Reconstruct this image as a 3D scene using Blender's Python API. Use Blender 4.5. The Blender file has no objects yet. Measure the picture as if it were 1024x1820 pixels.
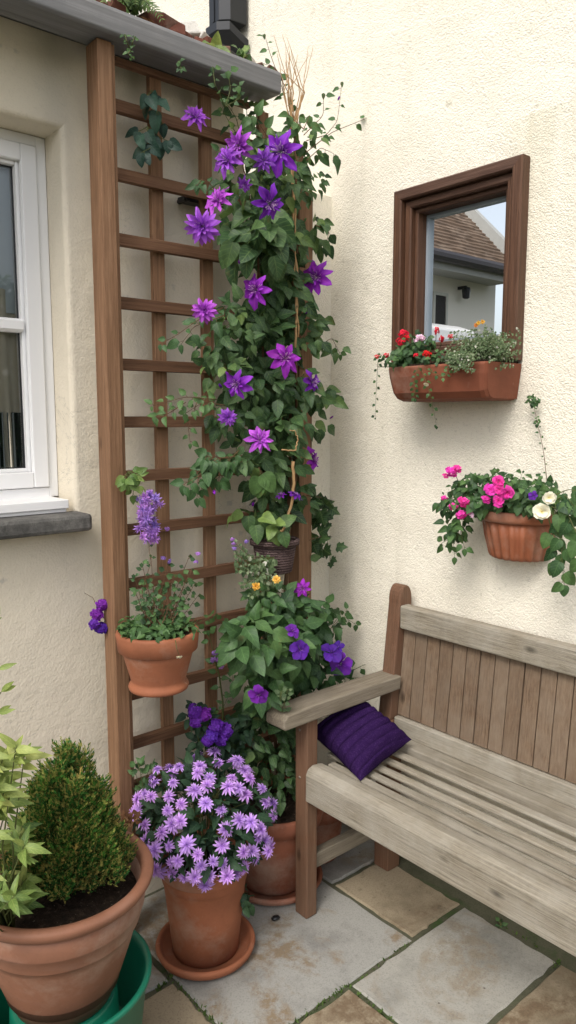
import bpy, math, random
import numpy as np
from math import sin, cos, pi, radians, atan, sqrt
from mathutils import Vector, Matrix

S = bpy.context.scene
COL = S.collection

# ------------------------------------------------------------------ camera
FPX = 1330.0
PITCH = atan(170 / FPX)
AZ = radians(49.3)
CAMP = (-1.80, -1.87, 1.43)
cam = bpy.data.objects.new('camera', bpy.data.cameras.new('camera'))
COL.objects.link(cam)
cam.location = CAMP
cam.rotation_euler = (pi / 2 - PITCH, 0, AZ - pi / 2)
cam.data.sensor_fit = 'VERTICAL'
cam.data.sensor_height = 36
cam.data.sensor_width = 36
cam.data.lens = FPX / 1820 * 36
cam.data.clip_start = 0.02
cam.data.clip_end = 3000
S.camera = cam

# ------------------------------------------------------------------ sky, sun, exposure
SUN_EL, SUN_AZ = radians(50), radians(203)     # azimuth (math angle, from +X) of where the sun stands
w = bpy.data.worlds.new('World'); S.world = w; w.use_nodes = True
nt = w.node_tree; nt.nodes.clear()
sky = nt.nodes.new('ShaderNodeTexSky'); sky.sky_type = 'NISHITA'; sky.sun_disc = False
sky.sun_elevation = SUN_EL; sky.sun_rotation = pi / 2 - SUN_AZ
sky.air_density = 1.0; sky.dust_density = 4.0; sky.ozone_density = 1.0
hsv = nt.nodes.new('ShaderNodeHueSaturation'); hsv.inputs['Saturation'].default_value = 0.42
bg = nt.nodes.new('ShaderNodeBackground'); bg.inputs[1].default_value = 0.15
wo = nt.nodes.new('ShaderNodeOutputWorld')
nt.links.new(sky.outputs[0], hsv.inputs['Color']); nt.links.new(hsv.outputs[0], bg.inputs[0]); nt.links.new(bg.outputs[0], wo.inputs[0])
sl = bpy.data.lights.new('sun', 'SUN'); sl.energy = 1.05; sl.angle = radians(22); sl.color = (1, 0.95, 0.87)
so = bpy.data.objects.new('sun', sl); COL.objects.link(so)
sd = Vector((cos(SUN_EL) * cos(SUN_AZ), cos(SUN_EL) * sin(SUN_AZ), sin(SUN_EL)))
so.rotation_euler = sd.to_track_quat('Z', 'Y').to_euler()
S.view_settings.view_transform = 'Standard'; S.view_settings.look = 'None'
S.view_settings.exposure = 0.69; S.view_settings.gamma = 1

# ------------------------------------------------------------------ points of the place, measured off the photograph
Fx, Fy = cos(AZ), sin(AZ); Rx, Ry = sin(AZ), -cos(AZ)
def ray(px, py):
    x = px - 512; d = py - 910
    fw = FPX * cos(PITCH) - d * sin(PITCH); dn = FPX * sin(PITCH) + d * cos(PITCH)
    return (Fx * fw + Rx * x, Fy * fw + Ry * x, -dn)
def at(px, py, ax, v):
    r = ray(px, py); i = 'xyz'.index(ax); k = (v - CAMP[i]) / r[i]
    return np.array([CAMP[j] + k * r[j] for j in range(3)])

rng = np.random.default_rng(7)
random.seed(7)
def U(a, b): return float(rng.uniform(a, b))
def unit(v):
    v = np.asarray(v, float); return v / (np.linalg.norm(v) + 1e-12)

# ------------------------------------------------------------------ node helpers
class N:
    def __init__(s, name):
        s.m = bpy.data.materials.new(name); s.m.use_nodes = True
        s.t = s.m.node_tree; s.t.nodes.clear()
        s.out = s.t.nodes.new('ShaderNodeOutputMaterial')
    def n(s, typ, **kw):
        nd = s.t.nodes.new('ShaderNode' + typ)
        for k, v in kw.items(): setattr(nd, k, v)
        return nd
    def l(s, a, b): s.t.links.new(a, b)
    def inp(s, nd, k, v):
        if hasattr(v, 'links') or hasattr(v, 'is_output'): s.l(v, nd.inputs[k])
        else: nd.inputs[k].default_value = v
    def noise(s, vec, scale, detail=4, rough=.55, dist=0):
        nd = s.n('TexNoise'); s.l(vec, nd.inputs['Vector'])
        nd.inputs['Scale'].default_value = scale; nd.inputs['Detail'].default_value = detail
        nd.inputs['Roughness'].default_value = rough; nd.inputs['Distortion'].default_value = dist
        return nd.outputs['Fac']
    def ramp(s, fac, stops):
        nd = s.n('ValToRGB'); s.l(fac, nd.inputs[0]); e = nd.color_ramp.elements
        while len(e) < len(stops): e.new(0.5)
        for i, (p, c) in enumerate(stops):
            e[i].position = p; e[i].color = (*c, 1) if len(c) == 3 else c
        return nd.outputs[0]
    def mr(s, v, a, b, c=0, d=1):
        nd = s.n('MapRange'); s.l(v, nd.inputs[0])
        for i, q in enumerate((a, b, c, d)): nd.inputs[i + 1].default_value = q
        return nd.outputs[0]
    def math(s, op, a, b=0.0):
        nd = s.n('Math', operation=op); s.inp(nd, 0, a); s.inp(nd, 1, b); return nd.outputs[0]
    def mix(s, fac, a, b, mode='MIX'):
        nd = s.n('MixRGB', blend_type=mode); s.inp(nd, 0, fac)
        s.inp(nd, 1, (*a, 1) if isinstance(a, tuple) and len(a) == 3 else a)
        s.inp(nd, 2, (*b, 1) if isinstance(b, tuple) and len(b) == 3 else b)
        return nd.outputs[0]
    def bump(s, h, strength, dist, base=None):
        nd = s.n('Bump'); nd.inputs['Strength'].default_value = strength; nd.inputs['Distance'].default_value = dist
        s.l(h, nd.inputs['Height'])
        if base is not None: s.l(base, nd.inputs['Normal'])
        return nd.outputs[0]
    def coords(s, rnd=False, scale=None):
        tc = s.n('TexCoord'); v = tc.outputs['Object']
        if rnd:
            oi = s.n('ObjectInfo'); mp = s.n('VectorMath', operation='SCALE')
            mp.inputs[0].default_value = (37, 53, 29); s.l(oi.outputs['Random'], mp.inputs['Scale'])
            ad = s.n('VectorMath', operation='ADD'); s.l(v, ad.inputs[0]); s.l(mp.outputs[0], ad.inputs[1]); v = ad.outputs[0]
        if scale:
            mu = s.n('VectorMath', operation='MULTIPLY'); s.l(v, mu.inputs[0]); mu.inputs[1].default_value = scale; v = mu.outputs[0]
        return v
    def bsdf(s, col, rough=.7, spec=.3, normal=None, metal=0):
        nd = s.n('BsdfPrincipled'); s.inp(nd, 'Base Color', (*col, 1) if isinstance(col, tuple) and len(col) == 3 else col)
        s.inp(nd, 'Roughness', rough); s.inp(nd, 'Specular IOR Level', spec); s.inp(nd, 'Metallic', metal)
        if normal is not None: s.l(normal, nd.inputs['Normal'])
        return nd
    def fin(s, sh): s.l(sh, s.out.inputs[0]); return s.m

def m_stucco(name, c1, c2, grain, strength, rough_amt, weather, big=0.35, drip=False):
    a = N(name); v = a.coords()
    gr = a.noise(v, grain, 3, .6); vo = a.n('TexVoronoi'); a.l(v, vo.inputs['Vector']); vo.inputs['Scale'].default_value = grain * 1.1
    med = a.noise(a.coords(scale=(1, 1, 1.6)), grain * .28, 3, .6); low = a.noise(v, 5, 4, .6); lo2 = a.noise(v, 1.3, 5, .6)
    vs = a.n('TexVoronoi'); a.l(v, vs.inputs['Vector']); vs.inputs['Scale'].default_value = grain * .62; vs.inputs['Randomness'].default_value = 1
    h = a.math('ADD', a.math('MULTIPLY', gr, rough_amt * .5), a.math('MULTIPLY', vo.outputs['Distance'], -rough_amt * .5))
    h = a.math('ADD', h, a.math('MULTIPLY', vs.outputs['Distance'], -rough_amt * .9))
    h = a.math('ADD', h, a.math('MULTIPLY', med, .35 * rough_amt))
    b = a.bump(h, strength, .0033 if rough_amt > .5 else .005); b2 = a.bump(low, big, .03, b)
    col = a.mix(a.mr(lo2, .35, .68), c1, c2)
    pit = a.mr(a.math('ADD', a.math('MULTIPLY', gr, .5), a.math('MULTIPLY', med, .5)), .27, .45, 1, 0)
    col = a.mix(a.math('MULTIPLY', pit, .65 * rough_amt), col, tuple(x * .42 for x in c2))
    sk = a.math('MULTIPLY', a.mr(a.noise(a.coords(scale=(1, 1.5, .8)), grain * .33, 3, .7), .58, .70), a.mr(a.noise(v, 9, 3, .6), .40, .62)); col = a.mix(a.math('MULTIPLY', sk, .5 * rough_amt), col, weather)
    spots = a.mr(a.noise(v, 22, 2, .5), .72, .78); col = a.mix(a.math('MULTIPLY', spots, .45), col, weather)
    st = a.mr(a.noise(a.coords(scale=(9, 9, 1.2)), 1.0, 5, .65), .55, .85); col = a.mix(a.math('MULTIPLY', st, .32), col, weather)
    ck = a.noise(a.coords(scale=(1, 1, 1.9)), 2.6, 9, .62, .9); ckm = a.math('MULTIPLY', a.mr(a.math('ABSOLUTE', a.math('SUBTRACT', ck, .5)), 0, .0035, 1, 0), a.mr(a.noise(v, 1.9, 2, .5), .52, .60)); col = a.mix(a.math('MULTIPLY', ckm, .55), col, tuple(x * .5 for x in weather))
    sp = a.n('SeparateXYZ'); a.l(a.n('TexCoord').outputs['Object'], sp.inputs[0])
    if drip:
        dn = a.noise(a.coords(scale=(12, 12, 2.2)), 1.0, 5, .7)
        for yc, zt, hw, hl in ((-.57, 1.475, .20, .20), (-.80, 1.05, .10, .22), (-.33, 2.2, .20, .5)):
            my = a.mr(a.math('ABSOLUTE', a.math('SUBTRACT', sp.outputs[1], yc)), hw * .5, hw, 1, 0); mz = a.math('MULTIPLY', a.mr(sp.outputs[2], zt - hl, zt, 0, 1), a.math('LESS_THAN', sp.outputs[2], zt))
            col = a.mix(a.math('MULTIPLY', a.math('MULTIPLY', my, mz), a.mr(dn, .35, .7, .05, .42)), col, (.42, .38, .22))
    edge = a.mr(a.math('ADD', sp.outputs[2], a.math('MULTIPLY', lo2, .5)), .1, .75, 1, 0)
    col = a.mix(a.math('MULTIPLY', edge, .35), col, weather)
    return a.fin(a.bsdf(col, .92, .15, b2).outputs[0])

def m_wood(name, dark, mid, light, axis, bands=70, grey=None, rough=.7, bstr=.5, fine=1.0):
    a = N(name); sc = [bands] * 3; sc['xyz'.index(axis)] = bands * .035
    v = a.coords(True, tuple(sc))
    g = a.noise(v, .8, 7, .72, .5); g2 = a.noise(v, 2.2 * fine, 4, .7)
    lo = a.noise(a.coords(True, tuple(x / bands * 6 for x in sc)), 1.4, 4, .6)
    col = a.ramp(a.math('ADD', a.math('MULTIPLY', g, .75), a.math('MULTIPLY', lo, .25)), [(.30, dark), (.5, mid), (.7, light)])
    col = a.mix(a.mr(g2, .55, .75, 0, .45), col, tuple(x * .45 for x in dark))
    if grey is not None:
        ge = a.n('NewGeometry'); sp = a.n('SeparateXYZ'); a.l(ge.outputs['Normal'], sp.inputs[0])
        col = a.mix(a.math('MULTIPLY', a.mr(a.noise(a.coords(True), 7, 5, .7), .35, .7), .7), col, grey)
    oi = a.n('ObjectInfo'); col = a.mix(a.mr(oi.outputs['Random'], 0, 1, .0, .35), col, tuple(x * .62 for x in mid))
    b = a.bump(a.math('ADD', g, g2), bstr, .0025)
    # knots
    vo = a.n('TexVoronoi'); a.l(a.coords(True, tuple(1.0 if i != 'xyz'.index(axis) else .45 for i in range(3))), vo.inputs['Vector']); vo.inputs['Scale'].default_value = 9
    k = a.mr(vo.outputs['Distance'], .03, .10, 1, 0); col = a.mix(a.math('MULTIPLY', k, .7), col, tuple(x * .35 for x in dark))
    return a.fin(a.bsdf(col, rough, .25, b).outputs[0])

def m_terra(name, base, var=.25, rough=.75):
    a = N(name); v = a.coords(True)
    n1 = a.noise(v, 7, 5, .6); n2 = a.noise(v, 160, 2, .5); n3 = a.noise(a.coords(True, (3, 3, 14)), 2, 4, .6)
    col = a.mix(a.mr(n1, .3, .7), base, tuple(x * (1 - var) for x in base))
    col = a.mix(a.math('MULTIPLY', a.mr(a.noise(v, 3.2, 6, .72), .50, .70), .5), col, (.42, .33, .26)); col = a.mix(a.math('MULTIPLY', a.mr(a.noise(v, 11, 6, .75), .58, .72), .4), col, tuple(x * .45 for x in base)); col = a.mix(a.mr(n3, .58, .8, 0, .4), col, (base[0] * 1.05, base[1] * 1.45, base[2] * 1.9))
    col = a.mix(a.mr(n2, .6, .75, 0, .3), col, tuple(x * .55 for x in base))
    sc = a.mr(a.noise(a.coords(True, (14, 14, 3)), 3, 3, .7), .68, .78); col = a.mix(a.math('MULTIPLY', sc, .3), col, (.55, .42, .33))
    b = a.bump(n2, .25, .001)
    return a.fin(a.bsdf(col, rough, .3, a.bump(n3, .2, .004, b)).outputs[0])

def m_leaf(name, stops, rough=.5, trans=.25, vein=.3, spec=.35, brown=.35):
    a = N(name); at_ = a.n('Attribute', attribute_name='luv'); sp = a.n('SeparateXYZ'); a.l(at_.outputs['Vector'], sp.inputs[0])
    u, vv, t = sp.outputs
    col = a.ramp(t, stops)
    au = a.math('ABSOLUTE', u); rib = a.mr(au, 0, .1, 1, 0)
    wv = a.math('SINE', a.math('ADD', a.math('MULTIPLY', vv, 34), a.math('MULTIPLY', au, -9)))
    sv = a.mr(wv, .72, 1, 0, .6); ve = a.math('MAXIMUM', rib, sv)
    mid = stops[-1][1]
    col = a.mix(a.math('MULTIPLY', ve, vein), col, tuple(min(1, x * 1.7 + .03) for x in mid))
    v = a.coords(); n = a.noise(v, 45, 3, .6); col = a.mix(a.mr(n, .35, .75, 0, .5), col, tuple(x * .5 for x in stops[0][1]))
    br = a.mr(a.noise(v, 17, 3, .6), .66, .74); col = a.mix(a.math('MULTIPLY', br, brown), col, (.16, .11, .03))
    ge = a.n('NewGeometry'); col = a.mix(a.math('MULTIPLY', ge.outputs['Backfacing'], .35), col, tuple(min(1, x * 1.6 + .02) for x in mid))
    b = a.bump(a.math('MULTIPLY', ve, -1), .35, .001)
    bs = a.bsdf(col, rough, spec, b); tr = a.n('BsdfTranslucent'); a.l(col, tr.inputs[0])
    mx = a.n('MixShader'); mx.inputs[0].default_value = trans; a.l(bs.outputs[0], mx.inputs[1]); a.l(tr.outputs[0], mx.inputs[2])
    return a.fin(mx.outputs[0])

def m_petal(name, base, mid, tip, streak, rough=.6, hue=.03, strk=.5):
    a = N(name); at_ = a.n('Attribute', attribute_name='luv'); sp = a.n('SeparateXYZ'); a.l(at_.outputs['Vector'], sp.inputs[0])
    u, vv, t = sp.outputs
    col = a.ramp(vv, [(.0, base), (.4, mid), (1, tip)])
    au = a.math('ABSOLUTE', u); s1 = a.mr(au, 0, .22, 1, 0)
    s2 = a.mr(a.math('SINE', a.math('MULTIPLY', au, 26)), .3, 1, 0, .5)
    col = a.mix(a.math('MULTIPLY', a.math('MAXIMUM', s1, s2), strk), col, streak)
    oi = a.n('ObjectInfo'); h = a.n('HueSaturation'); a.l(col, h.inputs['Color'])
    a.l(a.mr(oi.outputs['Random'], 0, 1, .5 - hue, .5 + hue), h.inputs['Hue'])
    a.l(a.mr(a.math('FRACT', a.math('ADD', a.math('MULTIPLY', oi.outputs['Random'], 7.3), t)), 0, 1, .72, 1.22), h.inputs['Value'])
    bs = a.bsdf(h.outputs[0], rough, .2); tr = a.n('BsdfTranslucent'); a.l(h.outputs[0], tr.inputs[0])
    mx = a.n('MixShader'); mx.inputs[0].default_value = .3; a.l(bs.outputs[0], mx.inputs[1]); a.l(tr.outputs[0], mx.inputs[2])
    return a.fin(mx.outputs[0])

def m_plain(name, c, rough=.5, spec=.4, metal=0, n_amt=.25, n_sc=20, bump=.1):
    a = N(name); v = a.coords(True); n = a.noise(v, n_sc, 4, .6)
    col = a.mix(a.math('MULTIPLY', n, n_amt * 2), c, tuple(x * .55 for x in c))
    return a.fin(a.bsdf(col, rough, spec, a.bump(n, bump, .002), metal).outputs[0])

def m_glass(name, ior=1.9):
    a = N(name); f = a.n('Fresnel'); f.inputs[0].default_value = ior
    t = a.n('BsdfTransparent'); t.inputs[0].default_value = (.99, 1, 1, 1); g = a.n('BsdfGlossy'); g.inputs['Roughness'].default_value = .01
    mx = a.n('MixShader'); a.l(f.outputs[0], mx.inputs[0]); a.l(t.outputs[0], mx.inputs[1]); a.l(g.outputs[0], mx.inputs[2])
    return a.fin(mx.outputs[0])

def m_soil(name, c=(.035, .024, .017)):
    a = N(name); v = a.coords(True); n = a.noise(v, 60, 6, .7); n2 = a.noise(v, 190, 2, .5)
    col = a.ramp(n, [(.35, tuple(x * .5 for x in c)), (.55, c), (.75, tuple(x * 3 for x in c))])
    col = a.mix(a.mr(n2, .68, .72), col, (.16, .13, .1))
    return a.fin(a.bsdf(col, .95, .15, a.bump(n, 1, .02)).outputs[0])

def m_slab(name, c1, c2, c3, grime=.4):
    a = N(name); v = a.coords(True); v0 = a.coords()
    n1 = a.noise(v, 4, 8, .68); n2 = a.noise(v, 26, 5, .7); n3 = a.noise(v, 240, 2, .5); n4 = a.noise(v, 2.6, 5, .65, 1.2)
    col = a.ramp(n1, [(.35, c1), (.5, c2), (.62, c2)])
    pat = a.math('MULTIPLY', a.mr(n4, .50, .60), a.mr(n2, .38, .55))
    col = a.mix(pat, col, c3)
    col = a.mix(a.mr(n3, .5, .75, 0, .4), col, tuple(x * .5 for x in c1))
    col = a.mix(a.math('MULTIPLY', a.mr(n2, .6, .75), grime), col, tuple(x * .45 for x in c1))
    vo = a.n('TexVoronoi'); a.l(v, vo.inputs['Vector']); vo.inputs['Scale'].default_value = 14
    col = a.mix(a.mr(vo.outputs['Distance'], .03, .05, .8, 0), col, (.07, .055, .045))
    b = a.bump(n3, .25, .001); b = a.bump(n2, .35, .004, b)
    return a.fin(a.bsdf(col, .85, .25, a.bump(n1, .3, .012, b)).outputs[0])

M = {}
M['stuccoB'] = m_stucco('rough_render', (.83, .785, .675), (.79, .735, .61), 320, .62, 1.0, (.46, .42, .31), .35, True)
M['stuccoA'] = m_stucco('painted_render', (.72, .65, .52), (.66, .60, .49), 230, .4, .35, (.38, .37, .34), .28)
M['trellis_z'] = m_wood('cedar_upright', (.095, .050, .027), (.225, .122, .066), (.37, .225, .135), 'z', 180)
M['trellis_x'] = m_wood('cedar_rail', (.06, .030, .017), (.145, .073, .040), (.25, .14, .082), 'x', 180)
G = (.26, .225, .18)
M['teak_x'] = m_wood('weathered_teak_across', (.075, .060, .042), (.20, .168, .122), (.36, .32, .25), 'x', 260, G)
M['teak_y'] = m_wood('weathered_teak_along', (.085, .070, .050), (.265, .23, .172), (.45, .41, .335), 'y', 260, (.40, .375, .32), .7, .9)
M['teak_z'] = m_wood('weathered_teak_upright', (.060, .036, .022), (.160, .105, .066), (.26, .19, .125), 'z', 260, (.22, .175, .13))
M['teak_post'] = m_wood('oiled_teak', (.07, .034, .02), (.16, .080, .046), (.24, .14, .088), 'z', 220, (.16, .105, .07), .6)
M['frame'] = m_wood('brown_frame_wood', (.036, .018, .011), (.10, .048, .027), (.19, .10, .06), 'z', 200, None, .5)
M['framey'] = m_wood('brown_frame_wood_across', (.034, .019, .013), (.095, .050, .034), (.17, .10, .07), 'y', 200, None, .5)
M['lead'] = m_wood('grey_weathered_fascia', (.085, .085, .085), (.19, .19, .195), (.31, .31, .32), 'x', 45, (.15, .155, .165), .5, .4)
M['terra'] = m_terra('terracotta', (.34, .122, .060), .35)
M['terra_dk'] = m_terra('terracotta_dull', (.27, .095, .052), .35)
M['terra_lt'] = m_terra('terracotta_brown', (.27, .122, .073), .3, .6)
M['trough'] = m_terra('terracotta_trough', (.25, .080, .042), .4)
M['wallpot'] = m_terra('terracotta_wall_pot', (.30, .10, .048), .25, .55)
M['green'] = m_plain('green_plastic', (.006, .15, .09), .38, .5, 0, .12)
M['white'] = m_plain('white_frame_paint', (.80, .80, .80), .35, .45, 0, .04, 6, .02)
M['stone'] = m_slab('dark_sill_stone', (.06, .058, .055), (.10, .098, .092), (.15, .145, .135))
M['soil'] = m_soil('soil')
M['black'] = m_plain('black_metal', (.016, .018, .021), .32, .5, .2, .15)
M['dark'] = m_plain('room_dark', (.05, .05, .048), .9, .1)
M['glass'] = m_glass('window_glass')
M['brick'] = m_terra('broken_brick', (.15, .052, .034), .6, .95)
M['whitestone'] = m_slab('pale_rubble', (.5, .48, .44), (.62, .6, .56), (.4, .36, .3))
M['stem'] = m_plain('green_stem', (.10, .12, .035), .6, .3, 0, .4, 60)
M['stem_br'] = m_plain('woody_stem', (.15, .085, .045), .8, .2, 0, .5, 90)
M['straw'] = m_plain('dry_stem', (.50, .31, .15), .7, .2, 0, .4, 90)
M['leaf_dk'] = m_leaf('clematis_leaf', [(0, (.014, .040, .015)), (.4, (.046, .105, .038)), (.8, (.095, .175, .060)), (1, (.18, .27, .07))])
M['leaf_mid'] = m_leaf('broad_leaf', [(0, (.024, .065, .024)), (.5, (.055, .125, .040)), (1, (.105, .20, .060))])
M['leaf_lt'] = m_leaf('light_leaf', [(0, (.05, .11, .025)), (.5, (.11, .20, .045)), (1, (.22, .30, .08))])
M['leaf_blue'] = m_leaf('blue_green_leaf', [(0, (.010, .035, .025)), (.5, (.022, .060, .042)), (1, (.05, .11, .075))])
M['leaf_yel'] = m_leaf('variegated_leaf', [(0, (.07, .15, .035)), (.5, (.22, .31, .075)), (1, (.47, .50, .15))], .45, .3, .25)
M['leaf_pur'] = m_leaf('dome_leaf', [(0, (.012, .036, .018)), (.5, (.026, .066, .032)), (1, (.05, .105, .045))], .6)
M['leaf_grey'] = m_leaf('grey_heath_leaf', [(0, (.05, .095, .035)), (.6, (.12, .185, .075)), (.9, (.22, .27, .15)), (1, (.55, .54, .46))], .7, .2, .1)
M['conifer'] = m_leaf('conifer_needle', [(0, (.012, .050, .010)), (.45, (.026, .115, .016)), (.85, (.075, .22, .028)), (.97, (.17, .32, .045)), (1, (.40, .30, .08))], .6, .15, .05, .3, .0)
M['sill_dry'] = m_leaf('dry_leaf', [(0, (.09, .04, .02)), (1, (.22, .10, .04))], .8)
M['violet'] = m_petal('violet_petal', (.10, .008, .20), (.22, .022, .42), (.27, .035, .52), (.40, .055, .50))
M['violet_lt'] = m_petal('light_violet_petal', (.20, .02, .33), (.36, .065, .58), (.46, .12, .68), (.58, .14, .60))
M['indigo'] = m_petal('indigo_petal', (.05, .006, .12), (.12, .018, .31), (.15, .03, .38), (.20, .03, .36))
M['stamen'] = m_petal('stamen', (.07, .01, .10), (.35, .12, .45), (.62, .42, .62), (.6, .4, .5))
M['mauve'] = m_petal('mauve_petal', (.30, .11, .50), (.50, .25, .74), (.64, .40, .84), (.78, .60, .92), hue=.012)
M['lilac'] = m_petal('lilac_petal', (.20, .09, .36), (.32, .16, .55), (.48, .26, .66), (.5, .3, .7))
M['red'] = m_petal('red_petal', (.38, .004, .015), (.72, .012, .03), (.80, .03, .05), (.8, .05, .06), hue=.006)
M['pink'] = m_petal('pink_petal', (.50, .01, .14), (.80, .035, .38), (.84, .08, .50), (.84, .10, .45), hue=.015)
M['palepink'] = m_petal('pale_pink_petal', (.75, .2, .45), (.85, .55, .70), (.88, .75, .82), (.85, .5, .68))
M['cream'] = m_petal('cream_petal', (.78, .68, .30), (.86, .82, .62), (.88, .86, .74), (.85, .8, .6), hue=.002, strk=.2)
M['yellow'] = m_petal('yellow_centre', (.55, .30, .03), (.75, .48, .05), (.8, .6, .15), (.8, .5, .1))
M['orange'] = m_petal('orange_petal', (.5, .15, .02), (.75, .28, .04), (.8, .42, .10), (.8, .4, .1))
M['moss'] = m_leaf('moss', [(0, (.03, .06, .012)), (1, (.09, .15, .03))], .9)

# ------------------------------------------------------------------ mesh builder
def mat3(dirv, nrm):
    y = unit(dirv); n = np.asarray(nrm, float); n = n - y * np.dot(n, y)
    if np.linalg.norm(n) < 1e-5: n = np.cross(y, [.31, .5, .8])
    z = unit(n); return np.stack([np.cross(y, z), y, z], 1)

class MB:
    def __init__(s): s.v = []; s.f = []; s.a = []; s.k = 0; s.sm = True
    def add(s, v, f, a=None):
        v = np.asarray(v, float).reshape(-1, 3)
        s.v.append(v); s.f += [tuple(i + s.k for i in q) for q in f]
        s.a.append(np.zeros((len(v), 3)) if a is None else np.asarray(a, float)); s.k += len(v)
    def box(s, lo, hi, R=None, o=None):
        x0, y0, z0 = lo; x1, y1, z1 = hi
        v = np.array([(x0, y0, z0), (x1, y0, z0), (x1, y1, z0), (x0, y1, z0), (x0, y0, z1), (x1, y0, z1), (x1, y1, z1), (x0, y1, z1)], float)
        if R is not None: v = v @ np.asarray(R).T
        if o is not None: v = v + o
        s.add(v, [(0, 3, 2, 1), (4, 5, 6, 7), (0, 1, 5, 4), (1, 2, 6, 5), (2, 3, 7, 6), (3, 0, 4, 7)]); return s
    def prism(s, pts, axis, a, b):
        n = len(pts); i = 'xyz'.index(axis); v = []
        for t in (a, b):
            for p in pts:
                q = list(p); q.insert(i, t); v.append(q)
        f = [(k, (k + 1) % n, n + (k + 1) % n, n + k) for k in range(n)] + [tuple(range(n))[::-1], tuple(range(n, 2 * n))]
        s.add(v, f); return s
    def tube(s, pts, r0, r1=None, n=6):
        pts = [np.asarray(p, float) for p in pts]; r1 = r0 if r1 is None else r1
        m = len(pts); v = []; up = np.array([.13, .27, .95])
        for i, p in enumerate(pts):
            d = unit(pts[min(i + 1, m - 1)] - pts[max(i - 1, 0)]); a = np.cross(d, up)
            if np.linalg.norm(a) < .1: a = np.cross(d, [1, 0, 0])
            a = unit(a); b = np.cross(d, a); r = r0 + (r1 - r0) * i / (m - 1)
            for k in range(n): v.append(p + r * (cos(2 * pi * k / n) * a + sin(2 * pi * k / n) * b))
        f = [(i * n + k, i * n + (k + 1) % n, (i + 1) * n + (k + 1) % n, (i + 1) * n + k) for i in range(m - 1) for k in range(n)]
        f += [tuple(range(n))[::-1], tuple(range((m - 1) * n, m * n))]
        s.add(v, f); return s
    def lathe(s, prof, c, n=64, a0=0, a1=2 * pi, flute=None, wob=0.0):
        full = abs(a1 - a0 - 2 * pi) < 1e-6; m = n if full else n + 1; v = []
        ph = U(0, 6)
        for r, z in prof:
            for k in range(m):
                t = a0 + (a1 - a0) * k / n; rr = r
                if flute and z < flute[2] and r > 0: rr = r * (1 + flute[0] * max(-1, min(1, 1.8 * cos(flute[1] * t))))
                rr *= 1 + wob * sin(2 * t + ph)
                v.append((c[0] + rr * cos(t), c[1] + rr * sin(t), c[2] + z))
        f = []
        for i in range(len(prof) - 1):
            for k in range(n):
                k2 = (k + 1) % m; f.append((i * m + k, i * m + k2, (i + 1) * m + k2, (i + 1) * m + k))
        s.add(v, f); return s
    def leaf(s, T, pos, d, nrm, sc, tint=None):
        v, f, a = T; R = mat3(d, nrm); vv = (v * sc) @ R.T + pos
        aa = a.copy(); aa[:, 2] = rng.random() if tint is None else tint
        s.add(vv, f, aa)
    def build(s, name, mat, parent=None, smooth=True, bevel=0, flat_origin=None):
        v = np.concatenate(s.v); off = np.array(flat_origin if flat_origin is not None else (parent['_o'] if parent is not None else (0, 0, 0)))
        me = bpy.data.meshes.new(name); me.from_pydata((v - off).tolist(), [], s.f)
        at_ = me.attributes.new('luv', 'FLOAT_VECTOR', 'POINT'); at_.data.foreach_set('vector', np.concatenate(s.a).astype(np.float32).ravel())
        me.materials.append(M[mat] if isinstance(mat, str) else mat)
        if smooth: me.polygons.foreach_set('use_smooth', [True] * len(me.polygons))
        o = bpy.data.objects.new(name, me); COL.objects.link(o)
        if flat_origin is not None: o.location = flat_origin
        if parent is not None: o.parent = parent; o['_o'] = list(parent['_o'])
        else: o['_o'] = [float(q) for q in off]
        if flat_origin is not None and parent is not None: o.location = np.array(flat_origin) - np.array(parent['_o'])
        if bevel:
            b = o.modifiers.new('bevel', 'BEVEL'); b.width = bevel; b.segments = 2; b.limit_method = 'ANGLE'; b.angle_limit = radians(40)
            me.polygons.foreach_set('use_smooth', [False] * len(me.polygons))
        return o

def thing(name, loc, label, cat, group=None):
    o = bpy.data.objects.new(name, None); COL.objects.link(o); o.location = loc; o['_o'] = list(map(float, loc))
    o.empty_display_size = .05; return tag(o, label, cat, group)
def tag(o, label, cat, group=None, kind=None):
    if label: o['label'] = label
    if cat: o['category'] = cat
    if group: o['group'] = group
    if kind: o['kind'] = kind
    return o
def struct(o): o['kind'] = 'structure'; return o
def place(name, src, parent, pos, R, sc, mat=None):
    """a linked copy of a prototype mesh as a part"""
    o = bpy.data.objects.new(name, src); COL.objects.link(o); o.parent = parent
    A = Matrix([[*(R[i] * sc), 0] for i in range(3)] + [[0, 0, 0, 1]])
    p = np.asarray(pos) - np.array(parent['_o']); A[0][3], A[1][3], A[2][3] = p
    o.matrix_basis = A; return o

# ------------------------------------------------------------------ leaf and petal templates (length 1 along +Y, face +Z)
def blade(wf, W, rows=7, cols=(-1, -.55, 0, .55, 1), fold=.25, droop=.25, wave=0.0, twist=0.0):
    v = []; a = []
    for i in range(rows):
        t = i / (rows - 1); hw = wf(t) * W
        for u in cols:
            x = u * hw; z = -fold * 0 + abs(u) * hw * fold - droop * t * t + wave * sin(9 * t + 2.3 * u) * abs(u) * hw
            ca, sa = cos(twist * t), sin(twist * t)
            v.append((x * ca - z * sa * 0, t - .12 * droop * t, z + x * sa)); a.append((u, t, 0))
    n = len(cols); f = [(i * n + k, i * n + k + 1, (i + 1) * n + k + 1, (i + 1) * n + k) for i in range(rows - 1) for k in range(n - 1)]
    return np.array(v), f, np.array(a)
ovate = lambda t: max(.02, sin(pi * min(1, t) ** .62) ** .85 if t < 1 else .0)
heart = lambda t: max(.0, (1 - t) ** .75 * (t + .02) ** .28 * 1.55)
lance = lambda t: max(.01, sin(pi * t ** .8))
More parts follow.
